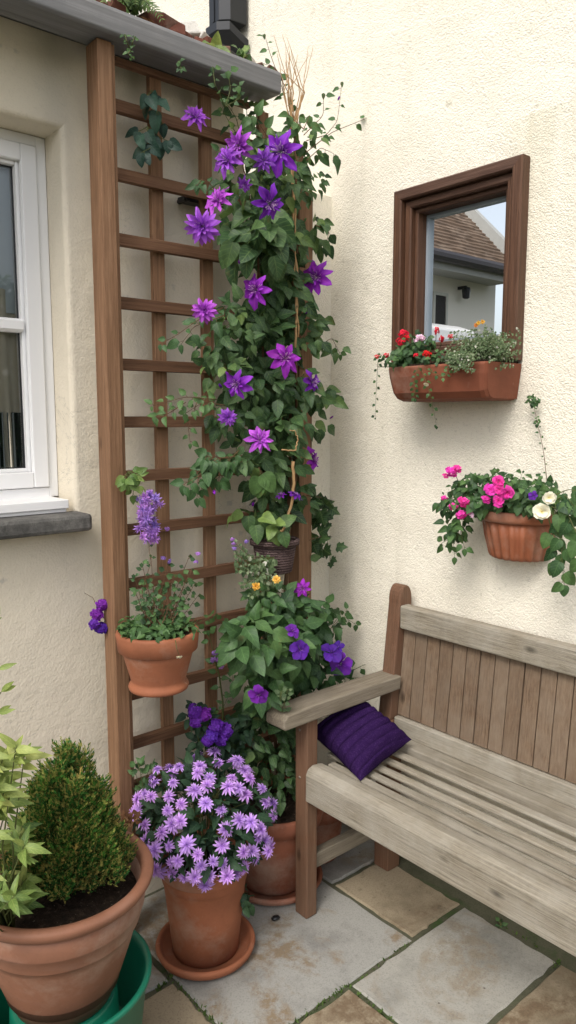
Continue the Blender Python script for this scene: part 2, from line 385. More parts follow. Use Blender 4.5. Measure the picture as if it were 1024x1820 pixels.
spoon = lambda t: max(.01, sin(pi * t ** 1.6) ** .8) if t > 0 else .03
star = lambda t: max(.012, (sin(pi * t ** .9)) ** .8) if t < 1 else .0
def ivy():
    pts = [(0, 0), (.28, -.05), (.52, .12), (.36, .30), (.55, .52), (.26, .58), (0, 1.0)]
    out = pts + [(-x, y) for x, y in pts[-2:0:-1]]
    v = [(0, .35, .0)] + [(x, y, -.10 - .12 * abs(x)) for x, y in out]; n = len(out)
    f = [(0, 1 + k, 1 + (k + 1) % n) for k in range(n)]
    a = [(0, .3, 0)] + [(np.sign(x) * min(1, abs(x) * 2), y, 0) for x, y in out]
    return np.array(v, float), f, np.array(a, float)
T_ov = [blade(ovate, .30, fold=f, droop=d, wave=w_, twist=tw) for f, d, w_, tw in ((.25, .2, .1, .2), (.4, .35, .15, -.3), (.1, .1, .12, .1), (.3, .5, .2, .4))]
T_he = [blade(heart, .44, fold=f, droop=d, wave=w_) for f, d, w_ in ((.25, .2, .1), (.4, .3, .1), (.12, .35, .18))]
T_la = [blade(lance, .15, 5, (-1, 0, 1), f, d) for f, d in ((.3, .2), (.5, .45), (.2, .05))]
T_sp = [blade(spoon, .2, 6, (-1, 0, 1), .3, .2), blade(spoon, .23, 6, (-1, 0, 1), .2, .4)]
T_iv = [ivy()]
T_sm = [blade(ovate, .42, 4, (-1, 0, 1), .3, .25), blade(ovate, .36, 4, (-1, 0, 1), .2, .5)]
T_nd = [blade(lance, .22, 3, (-1, 0, 1), .5, .1)]

UPV = np.array([0, 0, 1.0]); OUT = unit([-1, -1, .55])
def rv(): return unit(rng.normal(size=3))
def clump(mb, T, c, rad, n, s0, s1, droop=.6, outw=.8, face=OUT, shell=.5, tint=None):
    c = np.asarray(c, float); rad = np.asarray(rad, float)
    for _ in range(n):
        q = rv() * (shell + (1 - shell) * rng.random()) ** .6 * (1 if rng.random() < .8 else rng.random()); p = c + q * rad
        if p[1] > -.012: p[1] = -.012 - rng.random() * .02
        if p[0] > -.012: p[0] = -.012 - rng.random() * .02
        d = unit(q * outw + rv() * .55 + np.array([0, 0, -droop])); nn = unit(face + rv() * .5 + q * .35)
        ti = None if tint is None else min(1, max(0, rng.normal(tint, .22)))
        mb.leaf(T[rng.integers(len(T))], p, d, nn, U(s0, s1), ti)
def sprig(mb, st, T, pts, r, n, s0, s1, face=OUT, droop=.2, tint=None, tip=True):
    """a stem through pts with leaves in pairs along it"""
    pts = [np.asarray(p, float) for p in pts]; dens = []
    for i in range(len(pts) - 1):
        for k in range(6): dens.append(pts[i] + (pts[i + 1] - pts[i]) * k / 6)
    dens.append(pts[-1]); q = [dens[0]]
    for i in range(1, len(dens) - 1): q.append((dens[i - 1] + dens[i] * 2 + dens[i + 1]) / 4)
    q.append(dens[-1]); st.tube(q, r, r * .4, 5)
    for k in range(n):
        t = (k + .6) / n * (len(q) - 1); i = min(int(t), len(q) - 2); p = q[i] + (q[i + 1] - q[i]) * (t - i)
        ax = unit(q[i + 1] - q[i]); side = unit(np.cross(ax, face) * (1 if k % 2 else -1) + rv() * .3 + ax * .5 - UPV * droop)
        s = U(s0, s1); b = p + side * s * .25; st.tube([p, b], r * .5, r * .4, 4)
        mb.leaf(T[rng.integers(len(T))], b, side, unit(face + rv() * .4), s, tint)
    if tip:
        mb.leaf(T[0], q[-1], unit(q[-1] - q[-2] - UPV * droop * .5), unit(face + rv() * .3), U(s0, s1) * .8, tint)

# flower prototypes: facing +Z, radius about 1
def flower_mesh(name, mats, whorls, stam=None, centre=None):
    mb = MB(); mi = []
    for (n, L, W, wf, lift, curl, wave, ph, mid) in whorls:
        for k in range(n):
            T = blade(wf, W / 2 * U(.85, 1.15), 6, (-1, -.5, 0, .5, 1), .18, curl * U(.7, 1.4), wave, U(-.4, .4))
            t = 2 * pi * (k + ph) / n + U(-.12, .12); d = np.array([cos(t), sin(t), lift + U(-.12, .12)])
            k0 = len(mb.f); mb.leaf(T, unit(d) * .05 + np.array([0, 0, .02 * lift]), d, (-lift * cos(t), -lift * sin(t), 1), L * U(.85, 1.1)); mi += [mid] * (len(mb.f) - k0)
    if stam:
        n, L, mid, wd = stam
        for k in range(n):
            d = unit([rng.normal() * wd, rng.normal() * wd, 1]); b = np.array([d[0] * .07, d[1] * .07, 0.02]); k0 = len(mb.f)
            T = blade(lambda t: .45 + .55 * (t > .7), .045, 4, (-1, 0, 1), .3, U(-.2, .5)); mb.leaf(T, b, d, rv(), L * U(.7, 1.15)); mi += [mid] * (len(mb.f) - k0)
    if centre:
        k0 = len(mb.f); r, mid = centre
        mb.lathe([(0, r * .9), (r * .6, r * .75), (r, r * .3), (r * .9, 0)], (0, 0, 0), 10); mi += [mid] * (len(mb.f) - k0)
    v = np.concatenate(mb.v); me = bpy.data.meshes.new(name); me.from_pydata(v.tolist(), [], mb.f)
    a = me.attributes.new('luv', 'FLOAT_VECTOR', 'POINT'); a.data.foreach_set('vector', np.concatenate(mb.a).astype(np.float32).ravel())
    for m_ in mats: me.materials.append(M[m_])
    me.polygons.foreach_set('material_index', mi); me.polygons.foreach_set('use_smooth', [True] * len(mi)); return me
F_clem = [flower_mesh('flower', ['violet', 'stamen'], [(n, 1, .48, star, .12, .25, .8, 0, 0), (n - 1, .60, .26, star, .6, .1, .8, .4, 0)], (40, .38, 1, .7)) for n in (7, 8, 6)]
F_clel = [flower_mesh('flower', ['violet_lt', 'stamen'], [(8, 1, .40, star, .1, .25, .9, 0, 0), (9, .75, .28, star, .4, .0, .9, .5, 0), (7, .5, .22, star, 1.0, -.1, .8, .2, 0)], (40, .36, 1, .7)) for _ in range(3)]
F_doub = [flower_mesh('flower', ['violet_lt', 'stamen'], [(10, 1, .36, star, .0, .3, .4, 0, 0), (10, .85, .32, star, .45, .2, .5, .5, 0), (9, .65, .28, star, 1.0, -.1, .5, .2, 0), (7, .45, .22, star, 2.0, -.2, .4, .2, 0)], (24, .42, 1, .6)) for _ in range(2)]
F_ind = [flower_mesh('flower', ['indigo', 'stamen'], [(5, 1, .95, spoon, .15, .15, .3, 0, 0), (5, .5, .4, spoon, .6, .1, .3, .5, 0)], (9, .22, 1, .5)) for _ in range(2)]
F_mau = [flower_mesh('flower', ['mauve', 'mauve'], [(12, 1, .30, star, .08, .35, .3, 0, 0), (11, .82, .27, star, .4, .2, .3, .5, 0), (9, .6, .22, star, .95, .0, .3, .2, 0), (7, .42, .18, star, 2.0, -.1, .3, .3, 0)], (12, .32, 1, .6)) for _ in range(4)]
F_lil = [flower_mesh('floret', ['lilac'], [(5, 1, .8, spoon, .3, .2, .2, 0, 0)])]
def cluster_mesh(name, mat, n, sp, up=.7):
    """umbel of five-petal florets, radius about 1"""
    mb = MB()
    for k in range(n):
        d = unit([rng.normal(), rng.normal(), abs(rng.normal()) * up + .25]); c = d * sp
        for j in range(5):
            t = 2 * pi * j / 5 + U(0, .5); R = mat3([1, 0, .01], d) if abs(d[0]) < .9 else mat3([0, 1, .01], d)
            e = R @ np.array([cos(t), sin(t), 0])
            mb.leaf(blade(spoon, .42, 5, (-1, -.5, 0, .5, 1), .1, .2, .3), c, unit(e + d * .25), d, U(.42, .55))
    v = np.concatenate(mb.v); me = bpy.data.meshes.new(name); me.from_pydata(v.tolist(), [], mb.f)
    a = me.attributes.new('luv', 'FLOAT_VECTOR', 'POINT'); a.data.foreach_set('vector', np.concatenate(mb.a).astype(np.float32).ravel())
    me.materials.append(M[mat]); me.polygons.foreach_set('use_smooth', [True] * len(me.polygons)); return me
F_red = cluster_mesh('flower_head', 'red', 9, .6); F_pink = cluster_mesh('flower_head', 'pink', 9, .62); F_pale = cluster_mesh('flower_head', 'palepink', 9, .6)
F_blue = cluster_mesh('flower_head', 'indigo', 22, .7); F_lilh = cluster_mesh('flower_head', 'lilac', 14, .65)
F_rose = [flower_mesh('flower', ['cream', 'yellow'], [(6, 1, 1.0, spoon, .25, .0, .2, 0, 0), (6, .8, .9, spoon, .6, -.1, .2, .5, 0)], (14, .25, 1, .6))]
F_yel = [flower_mesh('flower', ['yellow', 'orange'], [(7, 1, .7, spoon, .3, .2, .5, 0, 0), (6, .65, .5, spoon, .9, .1, .5, .5, 0)], (10, .25, 1, .6))]
F_pbig = [flower_mesh('flower', ['pink'], [(5, 1, 1.15, spoon, .12, .15, .7, 0, 0), (5, .75, .9, spoon, .45, .0, .7, .5, 0)]) for _ in range(3)]
F_spk = [flower_mesh('floret', ['lilac'], [(7, 1, .28, star, .2, .3, .4, 0, 0), (5, .8, .3, star, .9, .1, .4, .5, 0), (4, .8, .2, star, 2.2, .1, .4, .2, 0)]) for _ in range(2)]
F_bud = [flower_mesh('bud', ['violet'], [(6, 1, .42, star, 3.2, -.25, .1, 0, 0), (5, .85, .4, star, 5.0, -.2, .1, .5, 0)])]
F_org = [flower_mesh('flower', ['orange', 'yellow'], [(7, 1, .6, spoon, .3, .2, .4, 0, 0), (6, .6, .5, spoon, .9, .1, .4, .5, 0)])]
def bloom(parent, F, pos, face, r, name='flower', label=None):
    F = F[rng.integers(len(F))] if isinstance(F, list) else F
    t = U(0, 6.28); z = unit(face); R = mat3(np.cross(z, [cos(t), sin(t), .3]), z)
    o = place(name, F, parent, pos, R, r)
    if label: o['label'] = label
    return o
TOCAM = lambda p: unit(np.array(CAMP) - np.asarray(p))
# ================================================================== THE SETTING
mb = MB(); mb.box((-40, -40, -.30), (40, 40, -.006)); g = mb.build('ground', M.setdefault('joint', m_slab('joint_mortar', (.05, .052, .03), (.085, .085, .055), (.04, .07, .02))), None, False); struct(g)
SL = {'g': m_slab('grey_flag', (.205, .20, .185), (.30, .295, .27), (.215, .165, .11)), 't': m_slab('tan_flag', (.185, .148, .098), (.28, .23, .158), (.16, .115, .072), .6),
      'w': m_slab('pale_flag', (.235, .23, .205), (.325, .315, .28), (.25, .215, .165), .35)}
slabs = [((-.295, -.645), (-.075, -.345), 't'), ((-.548, -.955), (-.075, -.662), 'w'), ((-.875, -.652), (-.305, -.01), 'g'), ((-1.40, -.345), (-.888, -.01), 'g'),
         ((-1.45, -.67), (-.888, -.36), 't'), ((-1.05, -1.10), (-.562, -.668), 't'), ((-.60, -1.45), (-.075, -.972), 't'), ((-.292, -.332), (-.01, -.01), 'g'),
         ((-2.0, -.36), (-1.415, -.01), 'w'), ((-2.0, -.95), (-1.465, -.375), 'g'), ((-1.45, -1.1), (-1.064, -.684), 'w'), ((-1.2, -1.7), (-.615, -1.115), 'g'), ((-.6, -2.0), (-.075, -1.465), 'g'),
         ((-1.9, -1.75), (-1.215, -1.115), 't'), ((-2.6, -1.6), (-1.915, -.965), 'w'), ((-1.2, -2.3), (-.615, -1.715), 'w')]
mbs = {'g': MB(), 't': MB(), 'w': MB()}
for (x0, y0), (x1, y1), k in slabs:
    x0 += U(-.004, .004); y1 += U(-.003, .003); x1 += U(-.003, .003)
    n = 14; loop = []
    for (ax, ay), (bx, by) in (((x0, y0), (x1, y0)), ((x1, y0), (x1, y1)), ((x1, y1), (x0, y1)), ((x0, y1), (x0, y0))):
        for i in range(n):
            t = i / n; j = .0 if i == 0 else 1.0
            loop.append((ax + (bx - ax) * t + rng.normal() * .0018, ay + (by - ay) * t + rng.normal() * .0018))
    cx, cy = (x0 + x1) / 2, (y0 + y1) / 2; z = U(-.002, .002); m = len(loop)
    ins = [(cx + (px - cx) * (1 - .004 / (x1 - x0) * 2), cy + (py - cy) * (1 - .004 / (y1 - y0) * 2)) for px, py in loop]
    v = [(px, py, -.03) for px, py in loop] + [(px, py, z - .004) for px, py in loop] + [(px, py, z) for px, py in ins] + [(cx, cy, z)]
    f = [(a * m + i, a * m + (i + 1) % m, (a + 1) * m + (i + 1) % m, (a + 1) * m + i) for a in (0, 1) for i in range(m)] + [(2 * m + i, 2 * m + (i + 1) % m, 3 * m) for i in range(m)]
    mbs[k].add(v, f)
for k, nm in (('g', 'grey_paving'), ('t', 'tan_paving'), ('w', 'pale_paving')): struct(mbs[k].build(nm, SL[k], None, False))
# moss in the joints
mo = MB()
for (x0, y0), (x1, y1), n in (((-.885, -.36), (-.875, -.66), 90), ((-.9, -.66), (-.55, -.655), 120), ((-.56, -.66), (-.556, -.80), 40), ((-.93, -.355), (-.86, -.33), 60), ((-.10, -.965), (-.07, -.96), 25), ((-.6, -.662), (-.3, -.655), 30), ((-.07, -.9), (-.06, -.8), 14)):
    for _ in range(n):
        t = rng.random(); p = np.array([x0 + (x1 - x0) * t + rng.normal() * .003, y0 + (y1 - y0) * t + rng.normal() * .003, -.006])
        mo.leaf(T_nd[0], p, unit(rv() * .8 + UPV), rv(), U(.006, .014))
tag(mo.build('joint_moss', 'moss'), None, None, None, 'stuff')['label'] = 'green moss growing in the joints between the paving slabs'

# ------------------------------------------------------------------ wall with the white window
cot = thing('cottage', (-1.5, .1, 0), 'low cream rendered cottage wall behind the trellis with a white window and grey roof edge', 'house')
HX0, HX1, HZ0, HZ1 = -1.9, -.940, 1.177, 2.147
mb = MB(); RB = .014
def ringpts(off, y): return [(HX0 - off, y, HZ0 - off), (HX1 + off, y, HZ0 - off), (HX1 + off, y, HZ1 + off), (HX0 - off, y, HZ1 + off)]
ox = [(-4, 0, -.1), (-.366, 0, -.1), (-.366, 0, 2.36), (-4, 0, 2.36)]
rings = [ox] + [ringpts(RB * (1 - sin(a)), RB * (1 - cos(a))) for a in np.linspace(0, pi / 2, 5)] + [ringpts(0, .25)]
v = [p for r in rings for p in r]
f = [(a * 4 + i, a * 4 + (i + 1) % 4, (a + 1) * 4 + (i + 1) % 4, (a + 1) * 4 + i) for a in range(len(rings) - 1) for i in range(4)]
mb.add(v, f)
mb.box((-4, .25, -.1), (-1.9, .26, 2.36)); mb.box((-.94, .25, -.1), (-.366, .26, 2.36)); mb.box((-1.9, .25, -.1), (-.94, .26, 1.177)); mb.box((-1.9, .25, 2.147), (-.94, .26, 2.36))
mb.build('wall', 'stuccoA', cot, False); mb = MB()
mb.add([(-.366, 0, -.1), (0, 0, -.1), (0, 0, 2.15), (-.366, 0, 2.15), (-.366, .26, 2.15), (0, .26, 2.15), (-.366, 0, 2.36), (-.366, .26, 2.36)], [(0, 1, 2, 3), (3, 2, 5, 4), (3, 4, 7, 6)])
mb.build('rough_wall_end', 'stuccoB', cot, False)
mb = MB(); mb.box((-1.95, 1.3, .1), (-.9, 1.32, 2.3)); mb.box((-1.97, .262, .1), (-1.95, 1.32, 2.3)); mb.box((-.9, .262, .1), (-.88, 1.32, 2.3)); mb.box((-1.95, .262, .08), (-.9, 1.3, .1)); mb.box((-1.95, .262, 2.3), (-.9, 1.3, 2.32)); mb.build('room', 'dark', cot, False)
mb = MB(); mb.box((-4, -.08, 2.362), (-.366, 3, 2.384)); mb.build('flat_roof', 'lead', cot, False)
mb = MB(); pr = [(-.183, 2.366), (-.178, 2.377), (-.135, 2.381), (-.125, 2.386), (-.082, 2.386), (-.082, 2.3215), (-.174, 2.318), (-.182, 2.322)]
mb.prism(pr, 'x', -4, -.372); mb.build('fascia', 'lead', cot, False, .003)
mb = MB(); mb.box((-.856, -.078, 2.306), (-.40, -.060, 2.3205)); mb.build('soffit_batten', 'trellis_x', cot, False)
# white casement
wn = MB(); Y0 = .10
def frame(mb, x0, x1, z0, z1, wd, y0, y1):
    mb.box((x0, y0, z0), (x0 + wd, y1, z1)); mb.box((x1 - wd, y0, z0), (x1, y1, z1)); mb.box((x0 + wd, y0, z0), (x1 - wd, y1, z0 + wd)); mb.box((x0 + wd, y0, z1 - wd), (x1 - wd, y1, z1))
frame(wn, HX0 + .001, HX1 - .001, 1.212, HZ1 - .001, .026, .098, .17)
win = wn.build('window', 'white', cot, False, .002)
c_ = MB(); frame(c_, HX0 + .029, HX1 - .029, 1.240, HZ1 - .029, .042, .090, .16); frame(c_, HX0 + .071, HX1 - .071, 1.282, HZ1 - .071, .010, .104, .15); c_.build('casement', 'white', win, False, .003)
c_ = MB(); c_.prism([(.094, 1.655), (.094, 1.676), (.104, 1.683), (.125, 1.683), (.125, 1.648), (.104, 1.648)], 'x', HX0 + .08, HX1 - .08); c_.build('glazing_bar', 'white', win, False)
c_ = MB(); frame(c_, HX0 + .080, HX1 - .080, 1.291, HZ1 - .080, .004, .122, .128); c_.build('glazing_seal', 'black', win, False)
c_ = MB(); c_.add([(HX0 + .08, .125, 1.29), (HX1 - .08, .125, 1.29), (HX1 - .08, .125, HZ1 - .08), (HX0 + .08, .125, HZ1 - .08)], [(0, 1, 2, 3)]); c_.build('pane', 'glass', win, False)
c_ = MB(); c_.box((-1.9, -.012, 1.190), (-.962, .10, 1.213)); c_.box((-1.9, -.006, 1.180), (-.966, .09, 1.190)); c_.build('inner_sill', 'white', win, False, .002)
c_ = MB(); c_.box((-2, -.075, 1.134), (-.925, .02, 1.179)); c_.build('stone_sill', 'stone', win, False, .010)
# curtains hanging in the window: things of their own
def curtain(x0, x1, z0, z1, y, amp, label, mat):
    mb = MB(); n, m = 60, 12; v = []
    for j in range(m):
        for i in range(n):
            t = i / (n - 1); s = j / (m - 1); v.append((x0 + (x1 - x0) * t, y + amp * (.5 + s) * sin(22 * t + 1.5 * sin(3 * s + 2 * t)) + .01 * sin(51 * t), z1 + (z0 - z1) * s))
    mb.add(v, [(j * n + i, j * n + i + 1, (j + 1) * n + i + 1, (j + 1) * n + i) for j in range(m - 1) for i in range(n - 1)])
    o = mb.build('curtain', mat, None); tag(o, label, 'curtain'); return o
M['cloth'] = m_plain('curtain_cloth', (.74, .68, .55), .9, .1, 0, .2, 30); M['cloth2'] = m_plain('curtain_cloth_dark', (.05, .06, .06), .9, .1, 0, .3, 30)
curtain(-1.42, -.985, 1.29, 1.76, .142, .006, 'beige gathered curtain hanging behind the window pane', 'cloth')
curtain(-1.10, -.985, 1.22, 1.44, .132, .004, 'dark blue-grey cloth bunched low at the right of the window', 'cloth2')

mb = MB(); mb.box((-1.85, .145, 1.70), (-.985, .148, 2.09)); tag(mb.build('sky_reflection_panel', m_plain('sky_reflection_tone', (.62, .68, .70), .9, .1, 0, .08, 4), None, False), 'pale blue-grey panel added behind the upper pane of the white window, imitating reflected sky', 'panel')  # added panel whose flat colour imitates sky reflected in the upper pane
# ------------------------------------------------------------------ right-hand rough wall, pierced by the small window
yw = thing('garden_wall', (.03, -.5, 0), 'tall rough textured cream rendered wall behind the bench', 'wall')
mb = MB(); a0, a1, b0, b1 = -.705, -.335, 1.61, 2.063
fr = [(-2.45, -.1), (4.2, -.1), (4.2, 5.2), (-2.45, 5.2)]; ho = [(a0, b0), (a1, b0), (a1, b1), (a0, b1)]
v = [(0, y, z) for y, z in fr] + [(0, y, z) for y, z in ho] + [(.05, y, z) for y, z in fr] + [(.05, y, z) for y, z in ho]
f = [(i, (i + 1) % 4, 4 + (i + 1) % 4, 4 + i) for i in range(4)] + [(8 + i, 12 + i, 12 + (i + 1) % 4, 8 + (i + 1) % 4) for i in range(4)] + [(i, 8 + i, 8 + (i + 1) % 4, (i + 1) % 4) for i in range(4)] + [(4 + i, 4 + (i + 1) % 4, 12 + (i + 1) % 4, 12 + i) for i in range(4)]
mb.add(v, f); mb.build('wall', 'stuccoB', yw, False)
# framed window
fw = thing('framed_window', (0, -.518, 1.60), 'dark brown stepped wooden frame on the rough wall, roof and sky in its glass', 'window')
def mitre(prof, side, nm, parent, mat):
    y0, y1, z0, z1 = -.738, -.303, 1.578, 2.095
    cor = lambda ins: [(y0 + ins, z0 + ins), (y1 - ins, z0 + ins), (y1 - ins, z1 - ins), (y0 + ins, z1 - ins)]
    mb = MB(); v = []
    for c in (side, (side + 1) % 4):
        for ins, x in prof: y, z = cor(ins)[c]; v.append((x, y, z))
    n = len(prof); mb.add(v, [(i, (i + 1) % n, n + (i + 1) % n, n + i) for i in range(n)] + [tuple(range(n)), tuple(range(2 * n - 1, n - 1, -1))]); return mb.build(nm, mat, parent, False)
P1 = [(0, -.002), (0, -.034), (.004, -.038), (.027, -.038), (.031, -.034), (.031, -.002)]
P2 = [(.0312, .055), (.0312, -.016), (.036, -.020), (.051, -.020), (.055, -.016), (.055, .055)]
P3 = [(.0552, .058), (.0552, .0), (.059, -.003), (.066, -.003), (.069, .0), (.069, .058)]
P4 = [(.0692, .060), (.0692, .036), (.079, .034), (.079, .060)]
M['alu'] = m_plain('grey_glazing_edge', (.30, .35, .40), .4, .5, 0, .1)
for i in range(4):
    mt = 'framey' if i in (0, 2) else 'frame'
    mitre(P1, i, 'outer_frame', fw, mt); mitre(P2, i, 'middle_frame', fw, mt); mitre(P3, i, 'inner_frame', fw, mt); mitre(P4, i, 'glazing_edge', fw, 'alu')
mb = MB(); mb.box((.044, -.668, 1.648), (.047, -.373, 2.025)); mb.build('pane', m_glass('clear_pane', 1.15), fw, False)

# neighbouring house seen through it
nh = thing('neighbour_house', (3.5, 4.5, 0), 'pale neighbouring house with a brown tiled roof seen in the framed window', 'house')
M['nwall'] = m_plain('neighbour_render', (.74, .71, .64), .9, .1, 0, .1, 3); M['tile'] = m_terra('brown_roof_tile', (.17, .115, .08), .5, .9)
mb = MB(); mb.box((.5, 3, 0), (5.36, 6.8, 2.90)); mb.build('wall', 'nwall', nh, False)
mb = MB(); sl_ = 1.0; n = 46; L = 2.2 / n
for k in range(n):
    y0 = 2.68 + k * L; z0 = 2.93 + k * L * sl_; m = 46; v = []
    for i in range(m + 1):
        x = .3 + (5.28 - .3) * i / m; wv = rng.normal() * .004
        v += [(x, y0 - .02 + wv, z0 - .02), (x, y0 - .02 + wv, z0 + .012 + rng.normal() * .003), (x, y0 + L + .02, z0 + L * sl_ + .02)]
    mb.add(v, [(i * 3 + j, i * 3 + 3 + j, i * 3 + 4 + j, i * 3 + 1 + j) for i in range(m) for j in (0, 1)])
mb.add([(.3, 2.66, 2.88), (5.279, 2.66, 2.88), (5.279, 4.90, 5.12), (.3, 4.90, 5.12)], [(0, 1, 2, 3)]); mb.add([(.3, 4.88, 5.13), (5.28, 4.88, 5.13), (5.28, 7.1, 2.9), (.3, 7.1, 2.9)], [(0, 1, 2, 3)])
mb.build('roof', 'tile', nh, False)
mb = MB(); mb.prism([(2.58, 2.84), (4.88, 5.10), (4.88, 5.26), (2.58, 3.00)], 'x', 5.281, 5.37); mb.build('bargeboard', m_plain('bargeboard_paint', (.42, .42, .40), .7), nh, False)
mb = MB(); mb.tube([(.3, 2.62, 2.90), (5.34, 2.62, 2.90)], .055, .055, 10); mb.build('gutter', m_plain('dark_gutter', (.05, .045, .05), .5), nh, False)
mb = MB(); mb.box((.3, 2.701, 2.82), (5.25, 2.99, 2.86)); mb.prism([(2.655, 2.79), (2.655, 2.90), (2.70, 2.90), (2.70, 2.80)], 'x', .3, 5.25); mb.build('eaves', m_plain('eaves_paint', (.36, .36, .34), .7), nh, False)
mb = MB(); frame(mb, 4.27, 4.50, 2.28, 2.66, .03, 2.97, 2.995); hw = mb.build('window', m_plain('house_window_paint', (.5, .5, .45), .6), nh, False)
mb = MB(); mb.box((4.30, 2.98, 2.31), (4.47, 2.99, 2.63)); mb.build('pane', 'dark', hw, False)
mb = MB(); mb.prism([(2.55, 2.10), (2.55, 2.24), (2.72, 2.30), (2.995, 2.33), (2.995, 2.10)], 'x', 3.2, 4.38); mb.build('porch_canopy', 'white', nh, False, .02)
mb = MB(); mb.lathe([(0, .04), (.04, .03), (.045, .0), (.035, -.07), (.02, -.08), (0, -.08)], (4.70, 2.90, 2.70), 8); mb.box((4.685, 2.90, 2.72), (4.715, 2.998, 2.75))
tag(mb.build('wall_lamp', 'black', None, False), 'small black lantern on the pale neighbouring house, seen in the framed window', 'lamp')
# far hedge and field side behind the camera, mirrored in the white window
hb = MB()
for _ in range(9000):
    p = np.array([U(.2, 4.2), -7.5 + U(-.5, .5), 3.0 * rng.random() ** .8 + U(0, .15)]); hb.leaf(T_sm[0], p, rv(), rv(), U(.08, .16))
tag(hb.build('hedge', 'leaf_mid'), 'green hedge mirrored in the white window pane', 'hedge')

# ------------------------------------------------------------------ black wall lamp / downpipe box on the high wall
lm = thing('wall_lamp', (0, .49, 2.80), 'black box lamp on the wall above the rubble-topped roof edge', 'lamp')
mb = MB(); pts = [(-.012, .435), (-.08, .445), (-.11, .475), (-.11, .535), (-.08, .565), (-.012, .58)]
mb.prism(pts, 'z', 2.835, 3.20); mb.build('housing', 'black', lm, False, .004)
mb = MB(); v = []
for z, s in ((2.828, 1.12), (2.80, 1.12), (2.765, .80)):
    for x, y in pts: v.append((-.010 + (x + .010) * s, .497 + (y - .497) * s, z - (.045 if x > -.05 else 0)))
mb.add(v, [(a * 6 + i, a * 6 + (i + 1) % 6, a * 6 + 6 + (i + 1) % 6, a * 6 + 6 + i) for a in (0, 1) for i in range(6)] + [tuple(range(6)), tuple(range(17, 11, -1))]); mb.build('lower_cap', 'black', lm, False)
mb = MB(); mb.box((-.1135, .50, 2.84), (-.1095, .508, 3.18)); mb.build('seam', 'black', lm, False)

# ------------------------------------------------------------------ trellis
tr = thing('trellis', (-.6, -.08, 0), 'tall square-grid brown wooden trellis standing against the cottage wall', 'trellis')
mb = MB(); mb.box((-.908, -.142, .02), (-.870, -.082, 2.317)); mb.box((-.8695, -.134, .02), (-.858, -.084, 2.317)); mb.build('post', 'trellis_z', tr, False, .002)
mb = MB(); mb.box((-.262, -.135, .02), (-.208, -.082, 2.10)); mb.build('post', 'trellis_z', tr, False, .002)
sp_ = MB(); sp_.box((0, -.062, .05), (.036, -.045, 2.315)); s0 = sp_.build('upright_slat', 'trellis_z', tr, False, .0015)
base = s0.location.copy()
for i, x in enumerate((-.722, -.566, -.352)):
    o = s0 if i == 0 else s0.copy()
    if i: COL.objects.link(o)
    o.parent = tr; o.location = base + Vector((x, U(-.001, .001), 0)); o.rotation_euler = (0, U(-.003, .003), 0)
RZ = [2.204, 2.040, 1.880, 1.722, 1.565, 1.415, 1.271, 1.126, .976, .827, .665, .522, .395, .24]
r_ = MB(); r_.box((-.857, -.084, -.015), (-.20, -.0635, .015)); r0 = r_.build('cross_rail', 'trellis_x', tr, False, .0015); rb_ = r0.location.copy()
for i, z in enumerate(RZ):
    o = r0 if i == 0 else r0.copy()
    if i: COL.objects.link(o)
    o.parent = tr; o.location = rb_ + Vector((0, 0, z))
    if z > 2.1: o.scale = (1, 1, 1)
# small metal bracket
mb = MB(); p = at(345, 358, 'y', -.03); mb.box(p - [.04, .012, .007], p + [.03, .022, .007]); mb.tube([p + [-.03, -.02, 0], p + [-.03, .03, 0]], .008, .008, 8)
tag(mb.build('wall_bracket', 'black', None, False), 'small dark metal bracket on the wall between two trellis rails', 'bracket')

# ------------------------------------------------------------------ rubble, fern and sprouts on the roof edge
def rock(c, s, mat, label, name='broken_brick', cat='brick', grp=None, round_=.25):
    mb = MB(); v = []
    for dx in (-1, 1):
        for dy in (-1, 1):
            for dz in (-1, 1): v.append(np.array([dx, dy, dz]) * (np.array(s) / 2) * (1 + rng.normal(size=3) * round_ * .6))
    a = U(-.5, .5); Rm = np.array(Matrix.Rotation(a, 3, 'Z') @ Matrix.Rotation(U(-.4, .4), 3, 'X') @ Matrix.Rotation(U(-.35, .35), 3, 'Y'))
    v = np.array(v) @ Rm.T + np.asarray(c); mb.add(v, [(0, 1, 3, 2), (4, 6, 7, 5), (0, 4, 5, 1), (2, 3, 7, 6), (0, 2, 6, 4), (1, 5, 7, 3)])
    return tag(mb.build(name, mat, None, False, .004), label, cat, grp)
BR = [(186, 14, .06, 'reddish brick fragment beside the lamp end of the fern'), ]
bricks = [(268, 38, .055, 'dark brick shard just right of the fern'), (292, 44, .06, 'larger red brown brick lump left of the white stone'), (312, 52, .05, 'flat red brick piece against the white stone'),
          (350, 74, .04, 'small brown brick crumb right of the white stone'), (368, 78, .05, 'brown brick shard leaning under the black lamp'), (398, 92, .035, 'orange red brick chip beside the yellow green leaf'),
          (462, 124, .04, 'dark red brick lump near the end of the roof edge'), (478, 128, .035, 'rust red brick piece at the very end of the roof edge')]
bricks += [(172, 2, .05, 'brown brick crumb at the left of the fern'), (205, 14, .045, 'dark brick fragment under the fern fronds'), (283, 50, .05, 'rust brown brick splinter in front of the red brick lump'), (322, 62, .04, 'thin brown brick chip below the white stone'),
           (382, 90, .04, 'small dark brick crumb left of the yellow green leaf'), (415, 104, .04, 'brown brick bit under the mixed green plant'), (432, 112, .035, 'tiny dark brick bit right of the mixed green plant'), (450, 122, .04, 'flat dark brick shard before the end of the roof edge')]
for px, py, s, lb in bricks:
    p = at(px, py + 4, 'y', -.10 + U(-.01, .02)); p[2] = max(p[2], 2.38 + s * .2); rock(p, (s * U(.6, 1.0), U(.03, .05), s * U(.5, .95)), 'brick', lb, grp='broken bricks along the roof edge')
